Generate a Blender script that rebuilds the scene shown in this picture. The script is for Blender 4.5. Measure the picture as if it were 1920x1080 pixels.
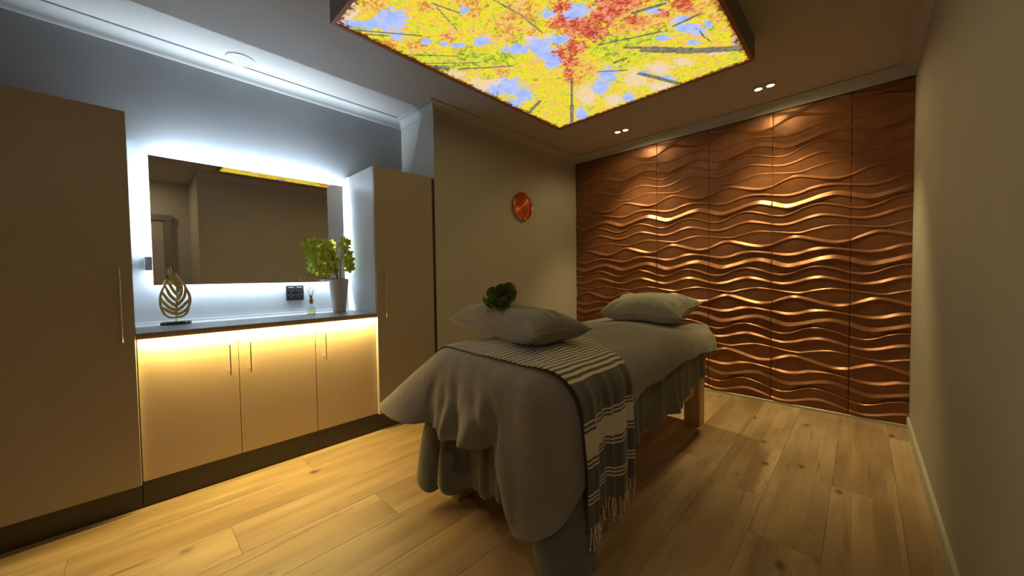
import bpy, math, random
import numpy as np
from mathutils import Matrix, Vector

random.seed(7)
rng = np.random.RandomState(11)
for o in list(bpy.data.objects):
    bpy.data.objects.remove(o, do_unlink=True)
scene = bpy.context.scene
COL = scene.collection
PI = math.pi

# ---------------------------------------------------------------- camera
YAW, PITCH, ROLL, CAMH, FPX = 0.7646, -0.0318, -0.0144, 1.1424, 684.5182
fwd = Vector((-math.sin(YAW) * math.cos(PITCH), math.cos(YAW) * math.cos(PITCH), math.sin(PITCH)))
rgt = Vector((math.cos(YAW), math.sin(YAW), 0))
upv = rgt.cross(fwd)
r2 = rgt * math.cos(ROLL) + upv * math.sin(ROLL)
u2 = -rgt * math.sin(ROLL) + upv * math.cos(ROLL)
cam_data = bpy.data.cameras.new('camera')
cam = bpy.data.objects.new('camera', cam_data)
COL.objects.link(cam)
M = Matrix((r2, u2, -fwd)).transposed().to_4x4()
M.translation = Vector((0, 0, CAMH))
cam.matrix_world = M
cam_data.sensor_fit = 'HORIZONTAL'
cam_data.sensor_width = 36.0
cam_data.lens = FPX * 36.0 / 1920.0
cam_data.clip_start = 0.02
scene.camera = cam

# ---------------------------------------------------------------- world, exposure
w = bpy.data.worlds.new('world')
scene.world = w
w.use_nodes = True
w.node_tree.nodes['Background'].inputs[0].default_value = (0.9, 0.85, 0.75, 1)
w.node_tree.nodes['Background'].inputs[1].default_value = 0.02
vs = scene.view_settings
vs.view_transform = 'Standard'
vs.look = 'None'
vs.exposure = 0.0
vs.gamma = 1.0
vs.use_curve_mapping = False

# ---------------------------------------------------------------- light levels
PRINT_STRENGTH = 1.08
COOL = (0.70, 0.86, 1.0)
WARM = (1.0, 0.74, 0.22)
SPOTC = (1.0, 0.76, 0.33)
COOL_W = 36.0          # per metre of mirror strip
WARM_W = 17.0          # per metre of bench strip
H_ROOM = 2.58
SPOT_W = 44.0


def area_light(name, loc, size, size_y, power, color, rot):
    l = bpy.data.lights.new(name, 'AREA')
    l.shape = 'RECTANGLE'
    l.size = size
    l.size_y = size_y
    l.energy = power
    l.color = color
    o = bpy.data.objects.new(name, l)
    o.location = loc
    o.rotation_euler = rot
    COL.objects.link(o)
    return o


# mirror strips: local X along the strip, emit along local -Z
MX = -3.035                       # mirror face
MY0, MY1, MZ0, MZ1 = 0.091, 1.207, 1.120, 1.888
INS = 0.0485
SX = -3.062
ly, lz = (MY1 - MY0 - 2 * INS), (MZ1 - MZ0 - 2 * INS)
cy, cz = (MY0 + MY1) / 2, (MZ0 + MZ1) / 2
area_light('mirror_strip_light_top', (SX, cy, MZ1 - INS), 0.002, ly, COOL_W * ly, COOL, (PI, -0.95, 0))
area_light('mirror_strip_light_bottom', (SX, cy, MZ0 + INS), 0.002, ly, COOL_W * 0.30 * ly, COOL, (0, 0.6, 0))
area_light('mirror_strip_light_left', (SX, MY0 + INS, cz), 0.002, lz, COOL_W * 0.28 * lz, COOL, (-PI / 2, 0, -0.6))
area_light('mirror_strip_light_right', (SX, MY1 - INS, cz), 0.002, lz, COOL_W * 0.70 * lz, COOL, (PI / 2, 0, 0.4))
# bench strip
area_light('bench_strip_light', (-2.5835, 0.626, 0.8535), 0.005, 1.22, WARM_W * 1.22, WARM, (0, 0, 0))
# the four downlight lenses
LENSES = [(-0.600, 3.427), (-0.522, 3.425), (-1.784, 3.420), (-1.704, 3.427)]
for (lx, lyy) in LENSES:
    for (ang, bl, en) in ((86, 0.65, SPOT_W), (166, 0.5, SPOT_W * 0.15)):
        l = bpy.data.lights.new('downlight_beam', 'SPOT')
        l.energy = en
        l.color = SPOTC
        l.spot_size = math.radians(ang)
        l.spot_blend = bl
        l.shadow_soft_size = 0.018
        o = bpy.data.objects.new('downlight_beam', l)
        o.location = (lx, lyy, 2.560)
        o.rotation_euler = (math.radians(8), math.radians(-5), 0)
        COL.objects.link(o)
# lamp of the entry behind the camera: it lights what the mirror shows of it
area_light('entry_lamp', (0.72, -0.25, H_ROOM - 0.02), 0.12, 0.12, 8.0, (1.0, 0.78, 0.5), (0, 0, 0))


# ================================================================ helpers
class MB:
    def __init__(s):
        s.v = []
        s.f = []

    def add(s, vs, fs):
        n = len(s.v)
        s.v.extend([tuple(map(float, p)) for p in vs])
        s.f.extend([tuple(int(i) + n for i in f) for f in fs])
        return s

    def box(s, x0, y0, z0, x1, y1, z1, b=0.0):
        if x0 > x1: x0, x1 = x1, x0
        if y0 > y1: y0, y1 = y1, y0
        if z0 > z1: z0, z1 = z1, z0
        if b <= 0:
            vs = [(x0, y0, z0), (x1, y0, z0), (x1, y1, z0), (x0, y1, z0), (x0, y0, z1), (x1, y0, z1), (x1, y1, z1), (x0, y1, z1)]
            return s.add(vs, [(0, 3, 2, 1), (4, 5, 6, 7), (0, 1, 5, 4), (1, 2, 6, 5), (2, 3, 7, 6), (3, 0, 4, 7)])
        # chamfered box
        vs = []
        idx = {}
        X, Y, Z = (x0, x1), (y0, y1), (z0, z1)
        for i in (0, 1):
            for j in (0, 1):
                for k in (0, 1):
                    sx, sy, sz = (b, -b)[i], (b, -b)[j], (b, -b)[k]
                    idx[(i, j, k, 'x')] = len(vs); vs.append((X[i], Y[j] + sy, Z[k] + sz))
                    idx[(i, j, k, 'y')] = len(vs); vs.append((X[i] + sx, Y[j], Z[k] + sz))
                    idx[(i, j, k, 'z')] = len(vs); vs.append((X[i] + sx, Y[j] + sy, Z[k]))
        F = []
        q = lambda a, l: [idx[(*t, a)] for t in l]
        F.append(q('x', [(0, 0, 0), (0, 0, 1), (0, 1, 1), (0, 1, 0)]))
        F.append(q('x', [(1, 0, 0), (1, 1, 0), (1, 1, 1), (1, 0, 1)]))
        F.append(q('y', [(0, 0, 0), (1, 0, 0), (1, 0, 1), (0, 0, 1)]))
        F.append(q('y', [(0, 1, 0), (0, 1, 1), (1, 1, 1), (1, 1, 0)]))
        F.append(q('z', [(0, 0, 0), (0, 1, 0), (1, 1, 0), (1, 0, 0)]))
        F.append(q('z', [(0, 0, 1), (1, 0, 1), (1, 1, 1), (0, 1, 1)]))
        for j in (0, 1):
            for k in (0, 1):
                F.append([idx[(0, j, k, 'y')], idx[(1, j, k, 'y')], idx[(1, j, k, 'z')], idx[(0, j, k, 'z')]])
        for i in (0, 1):
            for k in (0, 1):
                F.append([idx[(i, 0, k, 'x')], idx[(i, 1, k, 'x')], idx[(i, 1, k, 'z')], idx[(i, 0, k, 'z')]])
        for i in (0, 1):
            for j in (0, 1):
                F.append([idx[(i, j, 0, 'x')], idx[(i, j, 1, 'x')], idx[(i, j, 1, 'y')], idx[(i, j, 0, 'y')]])
        for i in (0, 1):
            for j in (0, 1):
                for k in (0, 1):
                    F.append([idx[(i, j, k, 'x')], idx[(i, j, k, 'y')], idx[(i, j, k, 'z')]])
        return s.add(vs, F)

    def lathe(s, c, prof, n=32, axis='z', cap=True):
        """prof: list of (radius, height along axis)"""
        vs, fs = [], []
        for (r, h) in prof:
            for i in range(n):
                a = 2 * PI * i / n
                p, q = r * math.cos(a), r * math.sin(a)
                if axis == 'z': vs.append((c[0] + p, c[1] + q, c[2] + h))
                elif axis == 'x': vs.append((c[0] + h, c[1] + p, c[2] + q))
                else: vs.append((c[0] + q, c[1] + h, c[2] + p))
        m = len(prof)
        for k in range(m - 1):
            for i in range(n):
                j = (i + 1) % n
                fs.append((k * n + i, k * n + j, (k + 1) * n + j, (k + 1) * n + i))
        if cap:
            fs.append(tuple(range(n))[::-1])
            fs.append(tuple((m - 1) * n + i for i in range(n)))
        return s.add(vs, fs)

    def tube(s, pts, rad, n=8, cap=True):
        pts = [Vector(p) for p in pts]
        m = len(pts)
        rad = rad if hasattr(rad, '__len__') else [rad] * m
        vs, fs = [], []
        prev = None
        for k, p in enumerate(pts):
            t = (pts[min(k + 1, m - 1)] - pts[max(k - 1, 0)]).normalized()
            if prev is None:
                ref = Vector((0, 0, 1)) if abs(t.z) < 0.9 else Vector((1, 0, 0))
                u = t.cross(ref).normalized()
            else:
                u = (prev - t * prev.dot(t)).normalized()
            prev = u
            v = t.cross(u)
            for i in range(n):
                a = 2 * PI * i / n
                vs.append(p + (u * math.cos(a) + v * math.sin(a)) * rad[k])
        for k in range(m - 1):
            for i in range(n):
                j = (i + 1) % n
                fs.append((k * n + i, k * n + j, (k + 1) * n + j, (k + 1) * n + i))
        if cap:
            fs.append(tuple(range(n))[::-1])
            fs.append(tuple((m - 1) * n + i for i in range(n)))
        return s.add(vs, fs)

    def grid(s, P, close_u=False, close_v=False, flip=False):
        """P: array (nu, nv, 3)"""
        nu, nv = P.shape[:2]
        fs = []
        for i in range(nu if close_u else nu - 1):
            for j in range(nv if close_v else nv - 1):
                a, b = i * nv + j, ((i + 1) % nu) * nv + j
                c, d = ((i + 1) % nu) * nv + (j + 1) % nv, i * nv + (j + 1) % nv
                fs.append((a, d, c, b) if flip else (a, b, c, d))
        return s.add(P.reshape(-1, 3), fs)

    def build(s, name, mat, parent=None, smooth=False, angle=None, kind=None):
        L = Vector((0, 0, 0))
        p = parent
        while p is not None:
            L = L + p.location
            p = p.parent
        me = bpy.data.meshes.new(name)
        V = np.array(s.v, float).reshape(-1, 3) - np.array(L)
        if parent is None:
            lo = V.min(0); hi = V.max(0)
            org = np.array([(lo[0] + hi[0]) / 2, (lo[1] + hi[1]) / 2, lo[2]])
            V = V - org
        me.from_pydata(V.tolist(), [], s.f)
        me.validate()
        me.update()
        if mat is not None:
            me.materials.append(mat)
        if smooth:
            for q in me.polygons: q.use_smooth = True
        if angle is not None:
            try: me.set_sharp_from_angle(angle=math.radians(angle))
            except Exception: pass
        o = bpy.data.objects.new(name, me)
        COL.objects.link(o)
        if parent is not None: o.parent = parent
        else: o.location = org
        if kind: o['kind'] = kind
        return o


def tag(o, label, cat, group=None):
    o['label'] = label
    o['category'] = cat
    if group: o['group'] = group
    return o


def thing(name, label, cat, loc=(0, 0, 0), group=None):
    o = bpy.data.objects.new(name, None)
    o.empty_display_size = 0.1
    COL.objects.link(o)
    o.location = loc
    return tag(o, label, cat, group)


# ---------------------------------------------------------------- node helper
class NT:
    def __init__(s, name):
        s.m = bpy.data.materials.new(name)
        s.m.use_nodes = True
        s.t = s.m.node_tree
        s.b = s.t.nodes['Principled BSDF']
        s.out = s.t.nodes['Material Output']

    def n(s, typ, **kw):
        nd = s.t.nodes.new(typ)
        for k, v in kw.items():
            if k.startswith('i_'):
                nd.inputs[k[2:].replace('_', ' ')].default_value = v
            else:
                setattr(nd, k, v)
        return nd

    def l(s, a, b):
        s.t.links.new(a, b)

    def coords(s, kind='Object', scale=(1, 1, 1), loc=(0, 0, 0), rot=(0, 0, 0)):
        c = s.n('ShaderNodeTexCoord')
        mp = s.n('ShaderNodeMapping')
        mp.inputs['Scale'].default_value = scale
        mp.inputs['Location'].default_value = loc
        mp.inputs['Rotation'].default_value = rot
        s.l(c.outputs[kind], mp.inputs['Vector'])
        return mp.outputs['Vector']

    def noise(s, vec, scale, detail=4, rough=0.5, dist=0.0):
        nd = s.n('ShaderNodeTexNoise')
        nd.inputs['Scale'].default_value = scale
        nd.inputs['Detail'].default_value = detail
        nd.inputs['Roughness'].default_value = rough
        nd.inputs['Distortion'].default_value = dist
        if vec is not None: s.l(vec, nd.inputs['Vector'])
        return nd.outputs['Fac']

    def ramp(s, fac, stops, interp='LINEAR'):
        nd = s.n('ShaderNodeValToRGB')
        cr = nd.color_ramp
        cr.interpolation = interp
        while len(cr.elements) < len(stops): cr.elements.new(0.5)
        for e, (p, c) in zip(cr.elements, stops):
            e.position = p
            e.color = (*c, 1) if len(c) == 3 else c
        s.l(fac, nd.inputs['Fac'])
        return nd.outputs['Color']

    def math(s, op, a, b=None, c=None, clamp=False):
        nd = s.n('ShaderNodeMath', operation=op)
        nd.use_clamp = clamp
        for i, x in enumerate((a, b, c)):
            if x is None: continue
            if isinstance(x, (int, float)): nd.inputs[i].default_value = x
            else: s.l(x, nd.inputs[i])
        return nd.outputs[0]

    def mix(s, fac, a, b, blend='MIX'):
        nd = s.n('ShaderNodeMix', data_type='RGBA', blend_type=blend)
        for sock, x in ((nd.inputs[0], fac), (nd.inputs[6], a), (nd.inputs[7], b)):
            if isinstance(x, (int, float)): sock.default_value = x
            elif isinstance(x, tuple): sock.default_value = (*x, 1) if len(x) == 3 else x
            else: s.l(x, sock)
        return nd.outputs[2]

    def bump(s, h, strength=0.2, dist=0.01):
        nd = s.n('ShaderNodeBump')
        nd.inputs['Strength'].default_value = strength
        nd.inputs['Distance'].default_value = dist
        s.l(h, nd.inputs['Height'])
        s.l(nd.outputs['Normal'], s.b.inputs['Normal'])

    def set(s, **kw):
        for k, v in kw.items():
            k = k.replace('_', ' ')
            if isinstance(v, (int, float)): s.b.inputs[k].default_value = v
            elif isinstance(v, tuple): s.b.inputs[k].default_value = (*v, 1) if len(v) == 3 else v
            else: s.l(v, s.b.inputs[k])
        return s


def plain(name, col, rough=0.5, metal=0.0, var=0.06, scale=8.0, bump=0.0, bscale=60.0, **kw):
    t = NT(name)
    c = t.coords('Object')
    f = t.noise(c, scale, 5)
    lo = tuple(max(0, x * (1 - var)) for x in col)
    hi = tuple(min(1, x * (1 + var)) for x in col)
    t.set(Base_Color=t.ramp(f, [(0.3, lo), (0.7, hi)]), Roughness=rough, Metallic=metal)
    if bump: t.bump(t.noise(c, bscale, 3), bump, 0.004)
    t.set(**kw)
    return t.m


MAT = {}
MAT['wall'] = plain('wall_paint', (0.43, 0.41, 0.36), 0.75, var=0.03, scale=3, bump=0.05, bscale=120)
MAT['wall_cool'] = plain('wall_paint_mottled', (0.33, 0.35, 0.37), 0.7, var=0.08, scale=2.2, bump=0.08, bscale=60)
MAT['ceiling'] = plain('ceiling_paint', (0.44, 0.42, 0.40), 0.85, var=0.02, scale=3)
MAT['cornice'] = plain('cornice_paint', (0.42, 0.42, 0.41), 0.7, var=0.02)
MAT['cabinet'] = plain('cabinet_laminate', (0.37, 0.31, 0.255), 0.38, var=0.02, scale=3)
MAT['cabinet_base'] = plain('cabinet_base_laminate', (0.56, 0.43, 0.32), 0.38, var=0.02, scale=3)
MAT['carcass'] = plain('cabinet_carcass', (0.60, 0.60, 0.60), 0.4, var=0.02)
MAT['kick'] = plain('kick_board', (0.045, 0.035, 0.028), 0.35, var=0.04)
MAT['steel'] = plain('brushed_steel', (0.62, 0.56, 0.48), 0.28, 0.9, var=0.03, scale=30)
MAT['bench'] = plain('benchtop_laminate', (0.23, 0.225, 0.22), 0.42, var=0.12, scale=40)
MAT['upstand'] = plain('upstand_white', (0.62, 0.62, 0.62), 0.4, var=0.02)
MAT['black'] = plain('black_gloss', (0.012, 0.012, 0.013), 0.3, var=0.1)
MAT['silver'] = plain('silver_trim', (0.75, 0.75, 0.75), 0.25, 0.9)
MAT['grey_plastic'] = plain('grey_plastic', (0.30, 0.29, 0.34), 0.4)
MAT['white_plastic'] = plain('white_plastic', (0.62, 0.62, 0.58), 0.5)
MAT['grille'] = plain('speaker_grille', (0.42, 0.42, 0.40), 0.7, bump=0.4, bscale=400)
MAT['alu'] = plain('aluminium_trim', (0.55, 0.54, 0.50), 0.45, 0.4)
MAT['skirting'] = plain('skirting_paint', (0.52, 0.52, 0.45), 0.45, var=0.03)
MAT['frame_copper'] = plain('light_box_rim', (0.30, 0.095, 0.03), 0.5, var=0.15, scale=20)
MAT['box_side'] = plain('light_box_side', (0.20, 0.19, 0.165), 0.7, var=0.03)
MAT['dark_stone'] = plain('dark_stone', (0.02, 0.022, 0.025), 0.45, var=0.3, scale=40, bump=0.3, bscale=80)
MAT['gold'] = plain('antique_gold', (0.55, 0.42, 0.16), 0.38, 0.75, var=0.25, scale=60, bump=0.2, bscale=150)
MAT['pot'] = plain('glazed_pot', (0.52, 0.49, 0.44), 0.35, var=0.03)
MAT['stem'] = plain('dark_stem', (0.035, 0.04, 0.02), 0.6, var=0.3)
MAT['leaf'] = plain('orchid_leaf', (0.05, 0.12, 0.02), 0.4, var=0.3)
MAT['moss'] = plain('moss', (0.05, 0.09, 0.025), 0.9, var=0.4, scale=60, bump=0.8, bscale=120)
MAT['petal'] = plain('orchid_petal', (0.50, 0.58, 0.05), 0.45, var=0.25, scale=25)
MAT['petal'].node_tree.nodes['Principled BSDF'].inputs['Subsurface Weight'].default_value = 0.3
MAT['petal'].node_tree.nodes['Principled BSDF'].inputs['Subsurface Radius'].default_value = (0.02, 0.02, 0.01)
MAT['lip'] = plain('orchid_lip', (0.40, 0.20, 0.04), 0.5, var=0.3, scale=40)
MAT['reed'] = plain('reed', (0.55, 0.42, 0.26), 0.6)
MAT['cork'] = plain('wood_collar', (0.42, 0.30, 0.15), 0.5, var=0.2, scale=50)
MAT['rose_gold'] = plain('rose_gold', (0.80, 0.33, 0.17), 0.22, 1.0, var=0.03)
MAT['rose_face'] = plain('rose_gold_face', (0.62, 0.21, 0.10), 0.30, 1.0, var=0.05)
MAT['clock_mark'] = plain('clock_marker', (0.10, 0.03, 0.02), 0.4)
MAT['dark_rubber'] = plain('dark_rubber', (0.02, 0.018, 0.016), 0.7)
MAT['door'] = plain('door_paint', (0.38, 0.36, 0.32), 0.5)
MAT['vinyl'] = plain('table_vinyl', (0.10, 0.09, 0.08), 0.5)


def mat_mirror():
    t = NT('mirror_glass')
    t.set(Base_Color=(0.86, 0.85, 0.80), Metallic=1.0, Roughness=t.math('MULTIPLY', t.noise(t.coords(), 2.0, 2), 0.02))
    return t.m
MAT['mirror'] = mat_mirror()


def mat_glass(name, col, rough=0.02, ior=1.45):
    t = NT(name)
    t.set(Base_Color=col, Roughness=rough, IOR=ior)
    t.b.inputs['Transmission Weight'].default_value = 1.0
    return t.m
MAT['glass'] = mat_glass('clear_glass', (0.95, 0.97, 0.97))
MAT['oil'] = mat_glass('scented_oil', (0.95, 0.86, 0.42), 0.0, 1.36)


def mat_emit(name, col, s):
    t = NT(name)
    t.set(Base_Color=(0.8, 0.8, 0.8), Emission_Color=col, Emission_Strength=s)
    return t.m
MAT['lens'] = mat_emit('downlight_lens', (1.0, 0.86, 0.50), 12.0)
MAT['strip_warm'] = mat_emit('warm_led_strip', WARM, 3.0)
MAT['strip_cool'] = mat_emit('cool_led_strip', COOL, 3.0)


def mat_wood_floor():
    t = NT('oak_laminate')
    g = t.n('ShaderNodeNewGeometry')
    oi = t.n('ShaderNodeObjectInfo')
    # every plank reads another part of the wood: offset by the object's random number
    off = t.n('ShaderNodeCombineXYZ')
    t.l(t.math('MULTIPLY', oi.outputs['Random'], 37.0), off.inputs[0])
    t.l(t.math('MULTIPLY', oi.outputs['Random'], 91.0), off.inputs[1])
    add = t.n('ShaderNodeVectorMath', operation='ADD')
    t.l(g.outputs['Position'], add.inputs[0])
    t.l(off.outputs[0], add.inputs[1])

    def mp(sc):
        m_ = t.n('ShaderNodeMapping')
        m_.inputs['Scale'].default_value = sc
        t.l(add.outputs[0], m_.inputs['Vector'])
        return m_.outputs['Vector']
    grain = t.noise(mp((28, 1.6, 1)), 1.0, 6, 0.6, 1.2)
    broad = t.noise(mp((3.2, 0.55, 1)), 1.0, 3, 0.5, 0.6)
    fine = t.noise(mp((160, 5, 1)), 1.0, 3)
    base = t.ramp(broad, [(0.30, (0.26, 0.165, 0.085)), (0.5, (0.42, 0.295, 0.165)), (0.72, (0.56, 0.42, 0.26))])
    c = t.mix(t.math('MULTIPLY', t.ramp(grain, [(0.35, (1, 1, 1)), (0.62, (0, 0, 0))]), 0.30), base, (0.24, 0.155, 0.08))
    sx = t.n('ShaderNodeSeparateXYZ'); t.l(add.outputs[0], sx.inputs[0])
    cx_ = t.n('ShaderNodeCombineXYZ')
    t.l(t.math('FLOOR', t.math('MULTIPLY', t.math('ADD', sx.outputs[0], t.math('MULTIPLY', t.noise(mp((1, 1.2, 1)), 1.0, 2), 0.05)), 14.0)), cx_.inputs[0])
    t.l(t.math('MULTIPLY', sx.outputs[1], 1.3), cx_.inputs[1])
    strip = t.noise(cx_.outputs[0], 0.9, 2)
    c = t.mix(1.0, c, t.ramp(strip, [(0.32, (0.80, 0.79, 0.78)), (0.68, (1.12, 1.12, 1.12))]), 'MULTIPLY')
    # cracks / streaks: thin long marks
    st = t.noise(mp((9, 0.9, 1)), 1.0, 5, 0.7, 2.5)
    streak = t.ramp(st, [(0.60, (0, 0, 0)), (0.68, (1, 1, 1))])
    c = t.mix(t.math('MULTIPLY', streak, 0.75), c, (0.19, 0.13, 0.075))
    # knots: sparse cells
    vo = t.n('ShaderNodeTexVoronoi')
    vo.inputs['Scale'].default_value = 1.0
    wv = t.n('ShaderNodeVectorMath', operation='ADD')
    nz = t.n('ShaderNodeTexNoise')
    nz.inputs['Scale'].default_value = 14.0
    t.l(add.outputs[0], nz.inputs['Vector'])
    sc_ = t.n('ShaderNodeVectorMath', operation='SCALE')
    t.l(nz.outputs['Color'], sc_.inputs[0]); sc_.inputs['Scale'].default_value = 0.22
    t.l(mp((7.5, 4.6, 1)), wv.inputs[0]); t.l(sc_.outputs[0], wv.inputs[1])
    t.l(wv.outputs[0], vo.inputs['Vector'])
    sel = t.math('GREATER_THAN', t.math('FRACT', t.math('MULTIPLY', vo.outputs['Color'], 7.3)), 0.45)
    kn = t.ramp(vo.outputs['Distance'], [(0.05, (1, 1, 1)), (0.16, (0, 0, 0))])
    kn = t.math('MULTIPLY', kn, sel)
    halo = t.math('MULTIPLY', t.ramp(vo.outputs['Distance'], [(0.05, (1, 1, 1)), (0.30, (0, 0, 0))]), sel)
    c = t.mix(t.math('MULTIPLY', halo, 0.30), c, (0.22, 0.15, 0.09))
    c = t.mix(t.math('MULTIPLY', kn, 0.85), c, (0.065, 0.05, 0.035))
    tint = t.ramp(oi.outputs['Random'], [(0, (0.95, 0.95, 0.95)), (1, (1.04, 1.03, 1.02))])
    c = t.mix(1.0, c, tint, 'MULTIPLY')
    t.set(Base_Color=c, Roughness=t.math('ADD', t.math('MULTIPLY', grain, 0.2), 0.36))
    t.bump(fine, 0.12, 0.002)
    return t.m
MAT['floor'] = mat_wood_floor()


def mat_timber(name='pine_timber', axis=2, a=(0.46, 0.27, 0.10), b=(0.60, 0.38, 0.16)):
    t = NT(name)
    sc = [24, 24, 24]; sc[axis] = 1.5
    v = t.coords('Object', tuple(sc))
    f = t.noise(v, 1.0, 5, 0.6, 1.0)
    t.set(Base_Color=t.ramp(f, [(0.35, a), (0.65, b)]), Roughness=0.45)
    t.bump(f, 0.1, 0.002)
    return t.m
MAT['timber_v'] = mat_timber('pine_timber_upright', 2)
MAT['timber_y'] = mat_timber('pine_timber_rail', 1)


def mat_copper():
    t = NT('copper_paint')
    c = t.coords('Object')
    f = t.noise(c, 12, 5)
    t.set(Base_Color=t.ramp(f, [(0.3, (0.205, 0.082, 0.036)), (0.7, (0.260, 0.106, 0.048))]), Metallic=0.42,
          Roughness=t.ramp(t.noise(c, 40, 4), [(0.3, (0.30,) * 3), (0.7, (0.40,) * 3)]))
    t.bump(t.noise(c, 300, 3), 0.06, 0.002)
    return t.m
MAT['copper'] = mat_copper()


def mat_fabric(name, col, var=0.10, weave=900.0, rough=0.9, wr=0.25):
    t = NT(name)
    c = t.coords('Object')
    f = t.noise(c, 9, 5, 0.6)
    lo = tuple(x * (1 - var) for x in col); hi = tuple(min(1, x * (1 + var)) for x in col)
    t.set(Base_Color=t.ramp(f, [(0.3, lo), (0.7, hi)]), Roughness=rough)
    t.b.inputs['Sheen Weight'].default_value = 0.25
    t.b.inputs['Sheen Roughness'].default_value = 0.5
    h = t.math('ADD', t.math('MULTIPLY', t.noise(c, 9, 4, 0.5, 0.0), 1.0), t.math('MULTIPLY', t.noise(c, weave, 2), 0.06))
    t.bump(h, wr, 0.02)
    return t.m
MAT['cover'] = mat_fabric('grey_cotton_cover', (0.205, 0.185, 0.170), wr=0.45)
MAT['sheet'] = mat_fabric('grey_cotton_sheet', (0.120, 0.118, 0.105), wr=0.3)
MAT['pillow'] = mat_fabric('grey_pillow_cotton', (0.185, 0.175, 0.16), wr=0.35)
MAT['pillow_far'] = mat_fabric('grey_far_pillow_cotton', (0.24, 0.235, 0.19), wr=0.25)
MAT['tassel'] = plain('cream_cotton', (0.55, 0.50, 0.40), 0.9)


def mat_throw():
    """woven stripes: uv.x is the distance in metres along the cloth"""
    t = NT('striped_throw_cotton')
    uv = t.n('ShaderNodeUVMap')
    sep = t.n('ShaderNodeSeparateXYZ')
    t.l(uv.outputs[0], sep.inputs[0])
    L = sep.outputs[0]

    def band(a, b):
        return t.math('MULTIPLY', t.math('GREATER_THAN', L, a), t.math('LESS_THAN', L, b))
    # 29 stripes on top
    fr = t.math('FRACT', t.math('DIVIDE', L, 0.0285))
    s1 = t.math('MULTIPLY', t.math('LESS_THAN', fr, 0.50), t.math('LESS_THAN', L, STRIPE_END))
    tot = s1
    for (a, b) in BANDS:
        tot = t.math('ADD', tot, band(a, b), clamp=True)
    c = t.coords('Object')
    weave = t.noise(c, 700, 2)
    dark = t.ramp(weave, [(0.3, (0.066, 0.060, 0.058)), (0.7, (0.095, 0.086, 0.082))])
    light = t.ramp(weave, [(0.3, (0.50, 0.45, 0.35)), (0.7, (0.60, 0.55, 0.44))])
    t.set(Base_Color=t.mix(tot, dark, light), Roughness=0.95)
    t.b.inputs['Sheen Weight'].default_value = 0.2
    t.bump(t.math('ADD', t.noise(c, 14, 4), t.math('MULTIPLY', weave, 0.1)), 0.2, 0.01)
    return t.m

# ================================================================ room shell
H = 2.58
XR, XN, XM = 0.256, -2.575, -3.09        # right wall, clock wall, mirror wall
YF, YN = 3.862, 1.772                    # copper wall plane, return of the alcove
YB, XB = -1.25, 1.25                     # back wall, far side of the entry nook
YE = 0.64                                # end of the right wall
T = 0.10


def struct(name, mb, mat, parent=None, **kw):
    o = mb.build(name, mat, parent, **kw)
    o['kind'] = 'structure'
    return o


floor = struct('floor', MB().box(XM - T, YB - T, -0.10, XB + T, YF + T, -0.012), MAT['dark_rubber'])
PW, PL = 0.25, 1.8
xe = -0.105 - PW * 12
plank_data = {}
row = 0
x = xe
while x < XB:
    if row == 4: y0 = 0.285
    elif row == 11: y0 = 1.855
    elif row == 10: y0 = 2.20
    else: y0 = [0.95, 1.5, 0.5, 1.25, 0.1, 0.75, 1.65][row % 7] + 0.11 * ((row * 5) % 4)
    y = y0 - PL * 3
    while y < YF:
        a, b = max(y, YB), min(y + PL, YF)
        xa, xb = max(x, XM), min(x + PW, XB)
        if b - a > 0.02 and xb - xa > 0.02 and (xa < XR + 0.1 or a < YE + .1):
            key = (round(b - a, 3), round(xb - xa, 3))
            if key not in plank_data:
                g = 0.0004
                vs = []
                c = 0.0007
                W2, L2 = (xb - xa) / 2 - g, (b - a) / 2 - g
                for (dx, dy, z) in ((W2, L2, -0.012), (W2, L2, -c), (W2 - c, L2 - c, 0.0)):
                    vs += [(-dx, -dy, z), (dx, -dy, z), (dx, dy, z), (-dx, dy, z)]
                fs = [(8, 9, 10, 11)]
                for k in (0, 4):
                    for i in range(4):
                        j = (i + 1) % 4
                        fs.append((k + i, k + j, k + 4 + j, k + 4 + i))
                me = bpy.data.meshes.new('plank')
                me.from_pydata(vs, [], fs)
                me.materials.append(MAT['floor'])
                plank_data[key] = me
            o = bpy.data.objects.new('plank', plank_data[key])
            o.parent = floor
            o.location = Vector(((xa + xb) / 2, (a + b) / 2, 0)) - floor.location
            COL.objects.link(o)
        y += PL
    x += PW
    row += 1

struct('ceiling', MB().box(XM - T, YB - T, H, XB + T, YF + T, H + 0.1), MAT['ceiling'])
struct('wall_left', MB().box(XM - T, YB - T, 0, XM, YN + 0.002, H), MAT['wall_cool'])
# clock wall with its return
struct('wall_near_left', MB().box(XM - T, YN, 0, XN, YF + T, H), MAT['wall'])
wall_far = struct('wall_far', MB().box(XN, YF, 0, XR + T, YF + T, H), MAT['wall'])
struct('wall_right', MB().box(XR, YE, 0, XB + T, YF, H), MAT['wall'])
struct('wall_back', MB().box(XM - T, YB - T, 0, XB + T, YB, H), MAT['wall'])
struct('wall_entry', MB().box(XB, YB, 0, XB + T, YE, H), MAT['wall'])
# door in the entry nook (seen in the mirror)
dr = struct('door_1', MB().box(XB - 0.035, -0.55, 0.0, XB - 0.002, 0.35, 2.02, 0.004), MAT['door'])
struct('door_frame', MB().box(XB - 0.05, -0.63, 0, XB - 0.001, -0.55, 2.04).box(XB - 0.05, 0.35, 0, XB - 0.001, 0.43, 2.04)
       .box(XB - 0.055, -0.64, 2.02, XB - 0.001, 0.44, 2.10), MAT['box_side'], dr)
struct('door_handle', MB().tube([(XB - 0.035, 0.29, 1.0), (XB - 0.085, 0.29, 1.0), (XB - 0.09, 0.20, 1.0)], 0.009, 10), MAT['steel'], dr, smooth=True)


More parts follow.
